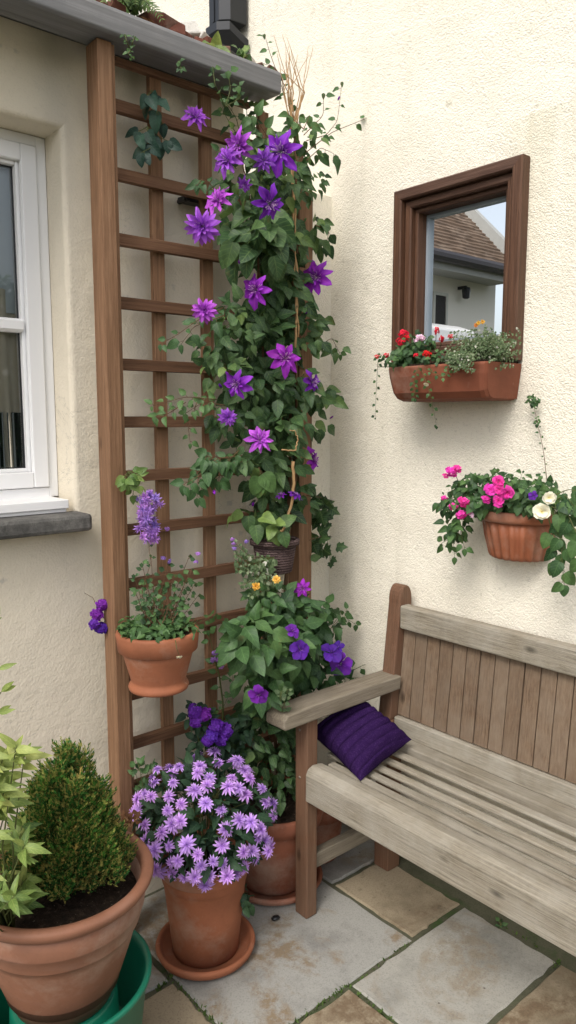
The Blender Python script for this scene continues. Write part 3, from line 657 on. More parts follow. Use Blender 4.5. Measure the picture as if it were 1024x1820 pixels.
rock(at(336, 58, 'y', -.075), (.045, .04, .035), 'whitestone', 'white stone block among broken bricks on the roof edge', 'stone', 'stone')
rock(at(356, 72, 'y', -.05), (.04, .04, .04), 'whitestone', 'pale rounded lump of rubble below the black lamp', 'stone', 'stone')
rock(at(442, 112, 'y', -.07), (.035, .03, .02), 'whitestone', 'grey green pebble behind the roof edge leaves', 'stone', 'stone')
mb = MB()
for i in range(420):
    x = U(-1.1, -.37); mb.leaf(T_sm[i % 2], (x, U(-.12, .0), 2.398 + U(0, .012)), unit(rv() + [0, 0, .1]), rv(), U(.008, .026))
tag(mb.build('roof_litter', 'sill_dry'), None, None, None, 'stuff')['label'] = 'brown dead leaves and grit lying along the roof edge'
def plant(name, label, cat, base, grp=None): return thing(name, base, label, cat, grp)
def finish(root, lf=None, st=None, leafmat='leaf_dk', stemmat='stem'):
    if st is not None and st.v: st.build('stem', stemmat, root)
    if lf is not None and lf.v: lf.build('foliage', leafmat, root)
# fern
b = at(232, 22, 'y', -.06); root = plant('fern', 'arching green fern growing on the roof edge at the top left', 'fern', b); lf, st = MB(), MB()
for tx, ty in ((290, 40), (270, 22), (175, 12), (200, -8), (250, -12), (225, -5), (160, 2), (240, 10)):
    e = at(tx, ty, 'y', -.16 + U(-.03, .05)); m = (b + e) / 2 + [0, -.02, .05]; pts = [b + (m - b) * t * 2 * (1 - t) + (e - b) * t * t + 0 * b for t in np.linspace(0, 1, 8)]
    st.tube(pts, .0018, .0006, 4)
    for i in range(1, 8):
        for q in (0, .5):
            p = pts[i - 1] + (pts[i] - pts[i - 1]) * q; ax = unit(pts[i] - pts[i - 1]); sd_ = unit(np.cross(ax, OUT))
            for s_ in (-1, 1): lf.leaf(T_la[0], p, unit(sd_ * s_ + ax * .6), OUT, .030 * (1.15 - i / 9))
finish(root, lf, st, 'leaf_lt')
def sprout(px, py, tips, T, n, s0, s1, mat, label, cat='plant', y=-.15, name='sprout', r=.0015, droop=.1, stem='stem', base=None, ax='y'):
    b = at(px, py, ax, y) if base is None else np.array(base); root = plant(name, label, cat, b); lf, st = MB(), MB()
    for t in tips:
        ps = [b] + [at(*q[:2], ax, y + (q[2] if len(q) > 2 else U(-.04, .0))) for q in t]; sprig(lf, st, T, ps, r, n, s0, s1, droop=droop)
    finish(root, lf, st, mat, stem); return root
sprout(385, 96, [[(380, 84)], [(388, 80)]], T_he, 2, .03, .045, 'leaf_yel', 'bright yellow green leaf sprout beside the orange brick chip', y=-.10)
sprout(425, 112, [[(415, 98)], [(435, 95)], [(428, 88)], [(440, 104)]], T_sm, 4, .02, .035, 'leaf_lt', 'small mixed green plant behind the roof edge right of the lamp', y=-.09)
sprout(232, 90, [[(225, 72), (222, 60)], [(228, 95), (232, 102)], [(236, 75), (240, 64)]], T_sm, 5, .008, .014, 'leaf_mid', 'tiny dark weed hanging on the grey roof edge above the second trellis bay', y=-.19)
sprout(320, 118, [[(318, 108)], [(322, 122)]], T_sm, 3, .012, .02, 'leaf_mid', 'tiny green tuft under the middle of the grey roof edge', y=-.19)
sprout(400, 190, [[(382, 150), (378, 118)], [(410, 160), (406, 125)], [(425, 175), (424, 152)]], T_sm, 6, .014, .028, 'leaf_mid', 'thin weed stems reaching up over the grey roof edge', y=-.19)
sprout(430, 250, [[(420, 210), (400, 178)], [(440, 200), (425, 165)], [(450, 215), (455, 180)], [(415, 230), (392, 190)]], T_sm, 8, .018, .034, 'leaf_dk', 'dark leafy shoots tucked under the right end of the roof edge', y=-.10)

# ------------------------------------------------------------------ bench
bn = thing('garden_bench', (-.27, -1.15, 0), 'weathered grey wooden garden bench with slatted seat and planked back', 'bench')
YL, YR = -.346, -1.98
def leg(y0, y1, back=False):
    mb = MB()
    if back: mb.box((-.125, y0, 0), (-.068, y1, .5))
    else: mb.box((-.471, y0, 0), (-.430, y1, .594))
    return mb.build('leg', 'teak_post', bn, False, .004)
for z_ in (.56, .42): pg = MB(); pg.tube([(-.4725, YL - .030, z_), (-.4695, YL - .030, z_)], .004, .004, 10); pg.build('peg', 'teak_x', bn)
leg(YL - .06, YL - .010); leg(YR + .01, YR + .06); leg(YL - .06, YL, True); leg(YR, YR + .06, True)
for y in (YL - .056, YR + .008):
    mb = MB(); z0, z1 = .5005, .895; n = 12
    pr = [(-.125, z0), (-.068, z0), (-.030, .86)] + [(-.030 - .0275 + .0275 * cos(t), .872 + .0275 * 1.6 * sin(t)) for t in np.linspace(0, pi, n)] + [(-.085, .86)]
    mb.prism(pr[::-1], 'y', y, y + .048); mb.build('back_post', 'teak_post', bn, False, .004)
for y in (YL - .076, YR - .004):
    mb = MB(); pr = [(-.568, .602), (-.562, .596), (-.10, .600), (-.095, .642), (-.45, .643), (-.552, .636), (-.568, .626)]
    mb.prism(pr[::-1], 'y', y, y + .078); mb.build('armrest', 'teak_x', bn, False, .006)
mb = MB(); mb.box((-.4295, YL - .045, .13), (-.1255, YL - .015, .175)); mb.build('stretcher', 'teak_x', bn, False, .003)
mb = MB(); mb.box((-.4295, YR + .015, .13), (-.1255, YR + .045, .175)); mb.build('stretcher', 'teak_x', bn, False, .003)
mb = MB(); mb.box((-.41, YL - .050, .33), (-.126, YL - .012, .41)); mb.build('side_rail', 'teak_x', bn, False, .003)
mb = MB(); mb.box((-.41, YR + .012, .33), (-.126, YR + .05, .41)); mb.build('side_rail', 'teak_x', bn, False, .003)
mb = MB(); pr = [(-.478, .362), (-.478, .440), (-.470, .456), (-.452, .463), (-.418, .459), (-.412, .452), (-.412, .362)]
mb.prism(pr, 'y', YR + .061, YL - .0605); mb.build('front_rail', 'teak_y', bn, False, .005)
X0 = -.393; SWd = [.0258] * 5
for i, wd in enumerate(SWd):
    x = X0 + i * .0485 + (0 if i else -.001); z = .452 - .008 * sin(pi * (i + .5) / 5)
    mb = MB(); mb.box((x, YR + .002, z - .013), (x + wd, YL - .062 if i < 1 else YL - .004, z - .002)); mb.build('seat_slat', 'teak_y', bn, False, .004)
mb = MB(); mb.box((-.156, YR + .0605, .430), (-.0925, YL - .0605, .458)); mb.build('seat_slat', 'teak_y', bn, False, .004)
mb = MB(); mb.box((-.112, YR + .062, .458), (-.090, YL - .0615, .512), None, None); mb.build('lower_back_rail', 'teak_y', bn, False, .004)
mb = MB(); mb.box((-.088, YR + .058, .785), (-.048, YL - .0565, .858)); mb.build('top_rail', 'teak_y', bn, False, .006)
yy = YL - .058; k = 0
while yy - .044 > YR + .06:
    wd = .0435 + U(-.0012, .0012); mb = MB(); off = U(-.0012, .0012)
    xa, xb = -.092 + off, -.066 + off
    mb.add([(xa, yy - wd, .5125), (xa + .02, yy - wd, .5125), (xa + .02, yy, .5125), (xa, yy, .5125), (xb, yy - wd, .790), (xb + .012, yy - wd, .790), (xb + .012, yy, .790), (xb, yy, .790)],
           [(0, 3, 2, 1), (4, 5, 6, 7), (0, 1, 5, 4), (1, 2, 6, 5), (2, 3, 7, 6), (3, 0, 4, 7)])
    mb.build('back_slat', 'teak_z', bn, False, .0018); yy -= wd + .0030
# cushion
M['cushion'] = None
a = N('purple_knit'); v = a.coords(); n1 = a.noise(v, 260, 3, .7); n2 = a.noise(v, 25, 3, .6); av = a.n('Attribute', attribute_name='luv'); sp = a.n('SeparateXYZ'); a.l(av.outputs['Vector'], sp.inputs[0])
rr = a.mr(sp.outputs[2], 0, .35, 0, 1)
col = a.mix(n2, (.014, .005, .034), (.028, .010, .060)); col = a.mix(a.math('MULTIPLY', a.mr(n1, .5, .7), .55), col, (.065, .03, .11)); col = a.mix(a.math('MULTIPLY', rr, -1), col, col) if False else a.mix(a.mr(sp.outputs[2], 0, .45, .8, 0), col, (.006, .002, .014))  # rib valleys darkened in the colour, imitating shade in the creases
M['cushion'] = a.fin(a.bsdf(col, .95, .05, a.bump(n1, .8, .003)).outputs[0])
c4 = [np.array(q) for q in ((-.365, -.330, .462), (-.160, -.490, .462), (-.135, -.372, .60), (-.395, -.385, .594))]
# corners: bottom-front, right-front, back-top, left-top ; a square pillow leaning into the bench corner
A_ = at(549, 1290, 'x', -.37); B_ = at(640, 1230, 'x', -.225); C_ = at(733, 1304, 'x', -.165); D_ = at(641, 1378, 'z', .472)
nn = 41; v = []; at_l = []; N_ = unit(np.cross(C_ - A_, B_ - D_)); N_ = N_ if np.dot(N_, TOCAM(A_)) > 0 else -N_
for sgn in (1, -1):
    for j in range(nn):
        for i in range(nn):
            s, t = i / (nn - 1), j / (nn - 1); p = A_ * (1 - s) * (1 - t) + D_ * s * (1 - t) + C_ * s * t + B_ * (1 - s) * t
            q = (4 * s * (1 - s)) ** .5 * (4 * t * (1 - t)) ** .5; pin = (1 - q) ** 2
            cen = (A_ + B_ + C_ + D_) / 4; p = p + (cen - p) * .10 * (1 - abs(2 * s - 1)) * (abs(2 * t - 1) ** 4) + (cen - p) * .08 * (abs(2 * s - 1) ** 4) * (1 - abs(2 * t - 1))
            ribs = abs(sin(s * pi * 7.5 + .25 * sin(5 * t))); v.append(p + N_ * (sgn * (.046 * q ** .8) + (.011 * (ribs ** .6) * min(1, q * 2.5) if sgn > 0 else 0) + .003 * sin(7 * s + 4 * t) * q) - N_ * .026); at_l.append((s, t, ribs))
v = np.array(v); f = [(o_ + j * nn + i, o_ + j * nn + i + 1, o_ + (j + 1) * nn + i + 1, o_ + (j + 1) * nn + i) for o_ in (0, nn * nn) for j in range(nn - 1) for i in range(nn - 1)]
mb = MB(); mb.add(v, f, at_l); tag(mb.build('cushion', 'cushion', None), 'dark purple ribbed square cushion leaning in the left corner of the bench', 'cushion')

# ------------------------------------------------------------------ pots
def pot(name, c, prof_body, prof_rim, mat, label, soil_r, soil_z, cat='plant pot', rim_name='rim', a0=0, a1=2 * pi, flute=None, wob=.004):
    t = thing(name, c, label, cat); mb = MB(); mb.lathe(prof_body, c, 96, a0, a1, flute, wob); mb.build('body', mat, t)
    if prof_rim: mb = MB(); mb.lathe(prof_rim, c, 96, a0, a1); mb.build(rim_name, mat, t)
    mb = MB(); pr = [(soil_r * k / 10, soil_z + rng.normal() * .003) for k in range(10)] + [(soil_r, soil_z - .01)]; mb.lathe(pr, c, 48, a0, a1)
    so_ = mb.build('soil', 'soil', t); tag(so_, None, None); return t
def saucer(name, c, r, h, mat, label, cat='saucer', w_=.012):
    mb = MB(); mb.lathe([(0, .001), (r * .86, .001), (r - .006, h * .35), (r, h - .008), (r - .002, h - .002), (r - .007, h), (r - w_, h - .002), (r - w_ - .003, h - .008), (r * .82, .010), (0, .010)], c, 96, wob=.004)
    return tag(mb.build(name, mat, None), label, cat)
# big pot in its green basin
BC = (-1.205, -.435, 0)
mb = MB(); R_ = .184; mb.lathe([(0, .001), (R_ * .80, .001), (R_ * .83, .006), (R_ - .006, .222), (R_ + .003, .227), (R_ + .004, .236), (R_ - .001, .239), (R_ - .009, .235), (R_ - .013, .223), (R_ * .84, .06), (R_ * .80, .05), (.118, .05), (.112, .185), (.106, .190), (0, .190)], BC, 96)
tag(mb.build('basin', 'green', None), 'green plastic tub on the paving holding the large terracotta pot', 'basin')
ZS = lambda pr_: [(r_q * .985, z_q * .69) for r_q, z_q in pr_]
pot('plant_pot', (BC[0], BC[1], .1905), ZS([(0, 0), (.098, 0), (.104, .006), (.128, .09), (.149, .18), (.1585, .225), (.1660, .252), (.1690, .2545), (.1700, .258), (.1770, .298), (.1788, .3005), (.1795, .305), (.186, .372), (.172, .378), (.160, .30), (.120, .05), (0, .04)]),
    ZS([(.1855, .368), (.193, .374), (.199, .388), (.2005, .398), (.198, .406), (.190, .411), (.180, .409), (.174, .400), (.1715, .376)]), 'terra_lt', 'large round terracotta pot with raised bands holding the small conifer', .165, .232)
# purple pot
PC = (-.757, -.317, 0)
saucer('saucer', PC, .134, .034, 'terra', 'terracotta saucer on the paving under the lilac-flowered pot')
pot('plant_pot', (PC[0], PC[1], .011), [(0, 0), (.080, 0), (.088, .004), (.1000, .12), (.1095, .205), (.1105, .2065), (.1125, .2085), (.1165, .262), (.112, .266), (.104, .262), (.096, .15), (.07, .02), (0, .02)],
    [(.1130, .2285), (.1175, .233), (.1205, .265), (.1185, .273), (.112, .274), (.107, .268), (.1065, .24)], 'terra', 'terracotta pot on a saucer holding the lilac daisy-like flowers', .105, .245)
# back pot
KC = (-.42, -.20, 0)
saucer('saucer', KC, .150, .030, 'terra_dk', 'dull terracotta saucer on the paving beside the bench leg')
pot('plant_pot', (KC[0], KC[1], .011), [(0, 0), (.096, 0), (.103, .005), (.130, .16), (.138, .222), (.128, .225), (.115, .12), (.09, .02), (0, .02)],
    [(.137, .20), (.148, .204), (.153, .225), (.155, .248), (.150, .256), (.140, .254), (.136, .24), (.134, .20)], 'terra_dk', 'wide terracotta pot behind the bench leg holding the climbing clematis', .136, .232)
# pot hidden behind leg, under bench
QC = (-.225, -.175, 0)
pot('plant_pot', (QC[0], QC[1], .0), [(0, 0), (.07, 0), (.077, .004), (.095, .17), (.088, .17), (.07, .02), (0, .02)],
    [(.094, .15), (.104, .153), (.108, .19), (.102, .197), (.094, .195), (.092, .15)], 'terra_dk', 'shaded dark terracotta pot in the corner under the bench end', .094, .175)
# trellis pot
HC = (-.855, -.268, .745)
mb = MB()
hp = pot('trellis_pot', HC, [(0, 0), (.066, 0), (.074, .003), (.0765, .010), (.074, .017), (.068, .022), (.070, .030), (.085, .085), (.0940, .112), (.087, .112), (.06, .02), (0, .018)],
    [(.0935, .103), (.0995, .106), (.1040, .146), (.1020, .152), (.096, .154), (.092, .150), (.090, .106)], 'terra', 'terracotta pot hooked on the left trellis post, full of straggly lilac plants', .0925, .136)
mb = MB(); mb.tube([(HC[0] - .02, HC[1] + .095, HC[2] + .12), (HC[0] - .02, -.145, HC[2] + .135), (HC[0] - .02, -.135, HC[2] + .10)], .004, .004, 8); mb.tube([(HC[0] + .03, HC[1] + .095, HC[2] + .12), (HC[0] + .03, -.10, HC[2] + .14), (HC[0] + .03, -.088, HC[2] + .07)], .004, .004, 8); mb.build('hook', 'black', hp)
# wicker pot on the trellis
M['wicker'] = a = None
a = N('dark_wicker'); v = a.coords(scale=(1, 1, 1)); wv = a.n('TexWave', wave_type='BANDS', bands_direction='Z'); a.l(v, wv.inputs[0]); wv.inputs['Scale'].default_value = 42; wv.inputs['Distortion'].default_value = 3; wv.inputs['Detail Scale'].default_value = 6
n1 = a.noise(v, 150, 3, .7); col = a.mix(a.math('MULTIPLY', wv.outputs['Fac'], n1), (.07, .045, .045), (.24, .17, .16)); M['wicker'] = a.fin(a.bsdf(col, .9, .15, a.bump(wv.outputs['Fac'], .9, .006)).outputs[0])
WC = (-.444, -.235, .985)
pot('wicker_basket', WC, [(0, 0), (.046, 0), (.050, .004), (.064, .088), (.057, .088), (.04, .01), (0, .01)], [(.063, .078), (.071, .081), (.072, .094), (.066, .098), (.060, .094), (.060, .078)], 'wicker', 'dark woven pot hanging on the trellis among the vine leaves', .06, .080, 'basket')
# trough
tt = thing('planter_trough', (0, -.57, 1.47), 'long terracotta trough on the wall under the framed window', 'planter')
pr = [(-.004, 1.569), (-.163, 1.569), (-.168, 1.565), (-.166, 1.54), (-.155, 1.495), (-.140, 1.478), (-.12, 1.472), (-.004, 1.472)]
mb = MB(); v = []; secs = [(-.402, .90, 0), (-.408, .97, 0), (-.418, 1, 0)] + [(-.418 - .312 * i / 12, 1, 0) for i in range(1, 12)] + [(-.722, 1, 0), (-.732, .97, 0), (-.738, .90, 0)]
for y, s, _ in secs:
    for x, z in pr: v.append((-.004 + (x + .004) * s, y - (.012 * (1.569 - z) / .1 * (1 if y > -.57 else -1)), z if z > 1.52 else z + (1 - s) * .08))
n = len(pr); m = len(secs); f = [(i * n + j, i * n + (j + 1) % n, (i + 1) * n + (j + 1) % n, (i + 1) * n + j) for i in range(m - 1) for j in range(1, n)] + [tuple(range(n)), tuple(range(m * n - 1, (m - 1) * n - 1, -1))]
mb.add(v, f); mb.build('body', 'trough', tt, False, .003)
mb = MB(); mb.box((-.156, -.728, 1.5705), (-.006, -.412, 1.5745)); mb.build('soil', 'soil', tt, False)
# wall pot (half round, fluted)
WP = (-.003, -.758, 1.048)
wp = pot('wall_pot', WP, [(0, 0), (.072, 0), (.080, .004), (.084, .012), (.096, .06), (.107, .103), (.099, .103), (.076, .012), (0, .012)],
    [(.108, .103), (.114, .105), (.1175, .112), (.1185, .130), (.114, .134), (.106, .132), (.104, .103)], 'wallpot', 'ribbed half-round terracotta pot on the wall above the bench with pink and white flowers', .105, .120, 'plant pot', 'rim', pi / 2, 3 * pi / 2, (.04, 22, .099), 0)
# pebble
mb = MB(); mb.lathe([(0, 0), (.010, .002), (.0115, .005), (.008, .009), (0, .010)], (*at(490, 1635, 'z', 0)[:2], .002), 12, wob=.2); tag(mb.build('pebble', 'black'), 'small dark pebble lying on the grey slab beside the bench leg', 'stone')
# ================================================================== PLANTS
exec_order = True
# small conifer
cf = thing('dwarf_conifer', (-1.180, -.425, .415), 'small dense pointed conifer growing in the large terracotta pot', 'shrub')
sprs = []
for q in range(4):
    s_ = MB()
    for k in range(13):
        t = k / 12; a_ = k * 2.4 + q; d = unit([cos(a_) * (.9 - .5 * t), 1.0 + .5 * t, sin(a_) * (.9 - .5 * t)]); s_.leaf(T_nd[0], (0, t * .8, 0), d, rv(), .34 * (1.1 - .45 * t), 0)
    sprs.append((np.concatenate(s_.v), s_.f, np.concatenate(s_.a)))
mb = MB(); H = .318
def cone_r(t): return .088 * min(1, (t + .12) / .30) ** .7 * (1 - max(0, t - .24) / .77) ** 1.0 if t < 1 else 0
plumes = [(0, 0, 1.0, .015), (.018, .010, .955, .013), (-.022, -.015, .90, .014), (.036, -.010, .91, .014), (-.04, .015, .80, .015), (.055, -.035, .74, .016), (.0, -.050, .80, .016), (-.058, -.025, .68, .016), (.03, .04, .86, .015)]
for k in range(46):
    a_ = k * 2.4; r = .024 + .064 * ((k + 1) / 46) ** .6; plumes.append((r * cos(a_) * U(.85, 1.1), r * sin(a_) * U(.85, 1.1), (1 - (r / .094) ** 1.4 * .60) * U(.76, 1.04), U(.011, .018)))
for lx, ly, lh, lr in plumes:
    hue = U(.2, .75); top = H * lh; ln = top * .62
    for k in range(88):
        t = k / 88; a_ = k * 2.4; r = lr * (1.25 - t) ** .8 * U(.6, 1.1); h = top - ln * (1 - t)
        lean = 1 + .25 * (1 - t)
        p = np.array([cf['_o'][0] + lx * lean + r * cos(a_), cf['_o'][1] + ly * lean + r * sin(a_), cf['_o'][2] + h])
        mb.leaf(sprs[k % 4], p, unit([cos(a_) * .55 + lx * 3, sin(a_) * .55 + ly * 3, 1]), rv(), U(.026, .048), min(.9, max(0, hue * .55 + .42 * t ** 2 + rng.normal() * .14)) if rng.random() > .012 else 1)
for _ in range(900):
    t = rng.random() * .45; a_ = U(0, 2 * pi); r = cone_r(t) * U(.6, 1.05); p = np.array([cf['_o'][0] + r * cos(a_), cf['_o'][1] + r * sin(a_), cf['_o'][2] + .02 + t * H * .9])
    mb.leaf(sprs[rng.integers(4)], p, unit([cos(a_) * .9, sin(a_) * .9, .8 + rng.normal() * .3]), rv(), U(.022, .040), min(1, max(0, rng.normal(.35, .2))) if rng.random() > .04 else 1)
mb.build('foliage', 'conifer', cf)
st = MB(); st.tube([np.array(cf['_o']) + [0, 0, -.02], np.array(cf['_o']) + [.004, 0, .10], np.array(cf['_o']) + [0, 0, .26]], .011, .002, 8)
for k in range(14):
    a_ = U(0, 6.28); st.tube([np.array(cf['_o']) + [0, 0, .0 + .02 * rng.random()], np.array(cf['_o']) + [.05 * cos(a_), .05 * sin(a_), .05], np.array(cf['_o']) + [.10 * cos(a_), .10 * sin(a_), .06]], .0025, .0008, 5)
st.build('trunk', 'stem_br', cf)
# low weeds in the big pot
for (px, py, mt, lb, nl) in ((110, 1620, 'leaf_mid', 'small weed at the front of the large pot soil', 8), (60, 1610, 'sill_dry', 'dry sprig lying on the large pot soil', 6), (172, 1600, 'straw', 'tuft of straw-coloured roots on the soil under the conifer', 0), (232, 1510, 'sill_dry', 'curled dry brown leaves at the right edge of the large pot', 9)):
    b = at(px, py - 40, 'z', .415); root = plant('weed', lb, 'weed', b); lf, st = MB(), MB()
    for k in range(6):
        e = b + [U(-.025, .025), U(-.025, .025), U(.01, .035)]
        if nl: sprig(lf, st, T_sm, [b, (b + e) / 2 + [0, 0, .008], e], .001, 4, .010, .02)
        else: st.tube([b + rv() * .008 * [1, 1, 0], (b + e) / 2 + rv() * .008, e], .0012, .0005, 4)
    finish(root, lf, st, mt if nl else 'leaf_mid', 'straw')

T_la2 = [blade(ovate, .15, fold=.35, droop=.2), blade(ovate, .18, fold=.2, droop=.45)]
# yellow-green shrub at the left
sh = thing('variegated_shrub', (-1.325, -.49, .405), 'yellow-green long-leaved shrub at the left edge beside the conifer', 'shrub'); lf, st = MB(), MB()
b = np.array(sh['_o'])
for _ in range(44):
    px, py = U(-60, 48), U(1300, 1620)
    if px > 22 and 1340 < py < 1430: px -= 30
    e = at(px, py, 'y', U(-.64, -.44)); m = b + (e - b) * .6 + rv() * .02 + np.array([-.03, 0, 0])
    st.tube([b, m, e], .0022, .0010, 4); ax = unit(e - m); tt_ = .3 + .5 * (1 - (py - 1290) / 330)
    for k in range(7):
        a_ = k * 2.4; sd_ = unit(np.cross(ax, [.3, .2, 1])); sd2 = np.cross(ax, sd_); d = unit(sd_ * cos(a_) + sd2 * sin(a_) + ax * .45 + np.array([.25, -.2, .1])); lf.leaf(T_la2[k % 2], e - ax * .004 * k, d, unit(OUT + UPV * .5 + rv() * .3), U(.032, .050), min(1, max(0, rng.normal(tt_, .2))))
for px, py in ((2, 1190), (3, 1268), (8, 1230), (0, 1108)):
    e = at(px - 6, py, 'y', -.52); st.tube([e + [-.06, 0, -.09], e], .0015, .001, 4)
    for k in range(2): lf.leaf(T_la[0], e, unit(rv() * .4 + [.4, 0, .2]), OUT, .036, .6)
finish(sh, lf, st, 'leaf_yel')

# lilac dome plant
dm = thing('daisy_plant', (PC[0], PC[1], .25), 'dome of lilac double daisy-like flowers over dark leaves in the terracotta pot', 'flowers'); lf = MB(); st = MB()
DC = np.array([PC[0] + .002, PC[1], .375]); DR = np.array([.172, .172, .150])
def dome_front(q): return np.dot(unit(q), unit([-1, -1, .75])) > -.25
for _ in range(620):
    q = rv()
    if q[2] < -.55: continue
    p = DC + q * DR * U(.55, .97); lf.leaf(T_ov[rng.integers(4)], p, unit(q * .9 + rv() * .5 - UPV * .35), unit(q + rv() * .4), U(.030, .050))
for _ in range(40):
    q = rv(); st.tube([np.array([PC[0], PC[1], .25]), DC + q * DR * .35, DC + q * DR * .8], .002, .001, 4)
finish(dm, lf, st, 'leaf_pur')
pts = []; tries = 0
while len(pts) < 96 and tries < 20000:
    tries += 1; q = rv()
    if not (dome_front(q) and q[2] > -.62): continue
    sd_ = .165
    if rng.random() < .8 and sin(7 * q[0] + 2) * sin(6 * q[2] + 5 * q[1]) > .15: continue
    if all(np.linalg.norm(q - r) > sd_ for r in pts): pts.append(q)
for q in pts: bloom(dm, F_mau, DC + q * DR * U(.96, 1.12), unit(q + UPV * .3 + rv() * .45 + OUT * .4), U(.016, .0255))
# few hanging leaves on the right front of the pot
lf = MB(); clump(lf, T_ov, at(430, 1590, 'y', -.40), (.03, .03, .03), 16, .028, .045); lf.build('hanging_foliage', 'leaf_pur', dm)

# ------------------------------------------------------------------ the climbing clematis
cl = thing('clematis_vine', (KC[0], KC[1], .24), 'tall purple-flowered climbing clematis with dark leaves covering the right of the trellis', 'climbing plant')
lf, st = MB(), MB(); S3 = .00165
def C(px, py, rx, ry, n, s0, s1, y=-.19, T=T_ov, dy=.07, **k):
    if k.get('tint') is not None: k['tint'] += .13
    clump(lf, T, at(px, py, 'y', y), (rx * S3, dy, ry * S3), int(n * .54), s0 * 1.32, s1 * 1.32, **k)
C(470, 262, 60, 22, 130, .016, .032, tint=.55); C(540, 255, 22, 30, 50, .014, .028, tint=.6); C(440, 330, 55, 40, 170, .020, .042, tint=.5)
C(500, 330, 45, 45, 110, .018, .040, -.21, tint=.5); C(455, 400, 55, 32, 90, .034, .058, -.24, T_he, tint=.3); C(450, 440, 50, 26, 44, .045, .062, -.26, T_he, tint=.3)
C(505, 415, 45, 50, 120, .025, .050, -.18, tint=.35); C(548, 330, 20, 40, 60, .012, .026, -.16, tint=.4); C(556, 405, 26, 26, 50, .022, .04, -.14)
C(575, 425, 16, 14, 10, .030, .044, -.12); C(485, 500, 50, 50, 120, .024, .048, -.18, tint=.3); C(520, 530, 28, 60, 90, .02, .042, -.18, tint=.25)
C(430, 560, 55, 30, 120, .020, .038, tint=.35); C(400, 610, 50, 36, 110, .022, .040, -.22, tint=.4); C(470, 600, 60, 50, 170, .022, .045, -.18, tint=.25)
C(560, 570, 24, 16, 22, .02, .038, -.15, tint=.6); C(540, 600, 34, 36, 70, .02, .04, -.18, tint=.4); C(590, 620, 20, 18, 14, .024, .036, -.12, tint=.6)
C(400, 655, 40, 24, 50, .02, .036, -.22); C(460, 690, 66, 40, 190, .024, .046, -.2, tint=.3); C(530, 690, 50, 40, 120, .024, .046, -.2, tint=.35)
C(578, 705, 18, 22, 24, .026, .044, -.15, tint=.45); C(560, 750, 20, 24, 22, .024, .042, -.15); C(420, 745, 50, 24, 80, .022, .040, -.2, tint=.3)
C(500, 755, 50, 30, 100, .024, .046, -.22, tint=.4); C(440, 805, 44, 26, 80, .024, .044, -.22, tint=.4); C(500, 815, 44, 30, 90, .028, .046, -.22, tint=.45)
C(470, 850, 36, 34, 70, .028, .05, -.2, tint=.35); C(525, 880, 26, 34, 55, .022, .04, -.18, tint=.2); C(490, 900, 40, 34, 80, .024, .045, -.17, tint=.1)
C(445, 918, 26, 16, 20, .030, .042, -.23, T_he, tint=.6); C(475, 940, 26, 16, 22, .028, .040, -.25, T_he, tint=.6)
for py in range(270, 940, 34): C(490, py, 38, 30, 32, .03, .05, -.10, tint=.05, dy=.04)
C(565, 905, 20, 26, 36, .026, .042, -.12, T_iv, tint=.1); C(555, 965, 22, 30, 26, .026, .040, -.12, T_iv, tint=.15); C(575, 975, 22, 20, 12, .022, .034, -.10, T_iv, tint=.15); C(540, 1000, 14, 14, 8, .026, .036, -.13, tint=.7)
C(480, 1260, 66, 40, 150, .024, .044, -.20, tint=.2); C(470, 1320, 60, 46, 190, .022, .040, -.22, tint=.25); C(490, 1385, 46, 44, 150, .020, .038, -.23, tint=.25); C(520, 1300, 30, 60, 80, .022, .036, -.2, tint=.2)
lf.build('foliage', 'leaf_dk', cl)
lf = MB()  # side shoots
def shoot(pts, n, s0, s1, y=-.24, T=T_ov, r=.0014, droop=.3, tint=.5, ax='y'): sprig(lf, st, T, [at(p[0], p[1], ax, y if len(p) < 3 else p[2]) for p in pts], r, n, s0, s1, droop=droop, tint=tint)
shoot([(400, 545, -.2), (350, 570, -.25), (315, 595, -.28), (285, 612, -.27)], 9, .018, .028, droop=.15); shoot([(400, 560), (345, 580), (322, 612)], 4, .03, .05, tint=.3)
shoot([(400, 720), (360, 715), (330, 735)], 8, .02, .034, tint=.9); shoot([(385, 710), (330, 705), (270, 722)], 12, .016, .032, tint=.9); shoot([(350, 715), (335, 760), (338, 788)], 5, .018, .028, tint=.8); shoot([(330, 715), (300, 735), (275, 740)], 7, .02, .03, tint=.85)
for q in (((440, 820), (390, 825), (345, 850), (325, 862)), ((430, 810), (385, 815), (352, 845), (350, 885)), ((420, 830), (380, 820), (350, 840), (358, 870)), ((425, 800), (395, 830), (388, 855)), ((410, 815), (378, 812), (365, 812))): shoot(q, 9, .028, .046, -.26, droop=.7, tint=.45)
shoot([(545, 250), (580, 240, -.18), (600, 215, -.16), (608, 145, -.14)], 7, .016, .03, tint=.6); shoot([(545, 270), (590, 235, -.18), (640, 215, -.16), (664, 205, -.15)], 6, .018, .03, tint=.7); shoot([(540, 240), (575, 205, -.2), (575, 165, -.18)], 6, .02, .03, tint=.6)
shoot([(545, 285), (570, 262, -.2), (597, 275, -.18)], 4, .035, .05, tint=.4, droop=.9); shoot([(540, 230), (550, 205, -.2)], 3, .04, .05, tint=.75); shoot([(540, 230), (525, 215, -.2), (515, 205, -.22)], 4, .035, .05, tint=.8); shoot([(480, 250), (462, 222), (450, 205)], 5, .036, .05, tint=.7)
shoot([(470, 60, -.12), (480, 95, -.13), (500, 150, -.14), (520, 235, -.18)][::-1], 9, .016, .03, tint=.75); shoot([(520, 235, -.18), (515, 170, -.15), (490, 120, -.13), (465, 112, -.12)], 7, .014, .026, tint=.7); shoot([(525, 240, -.18), (505, 175, -.14), (500, 130, -.13)], 5, .018, .03, tint=.6)
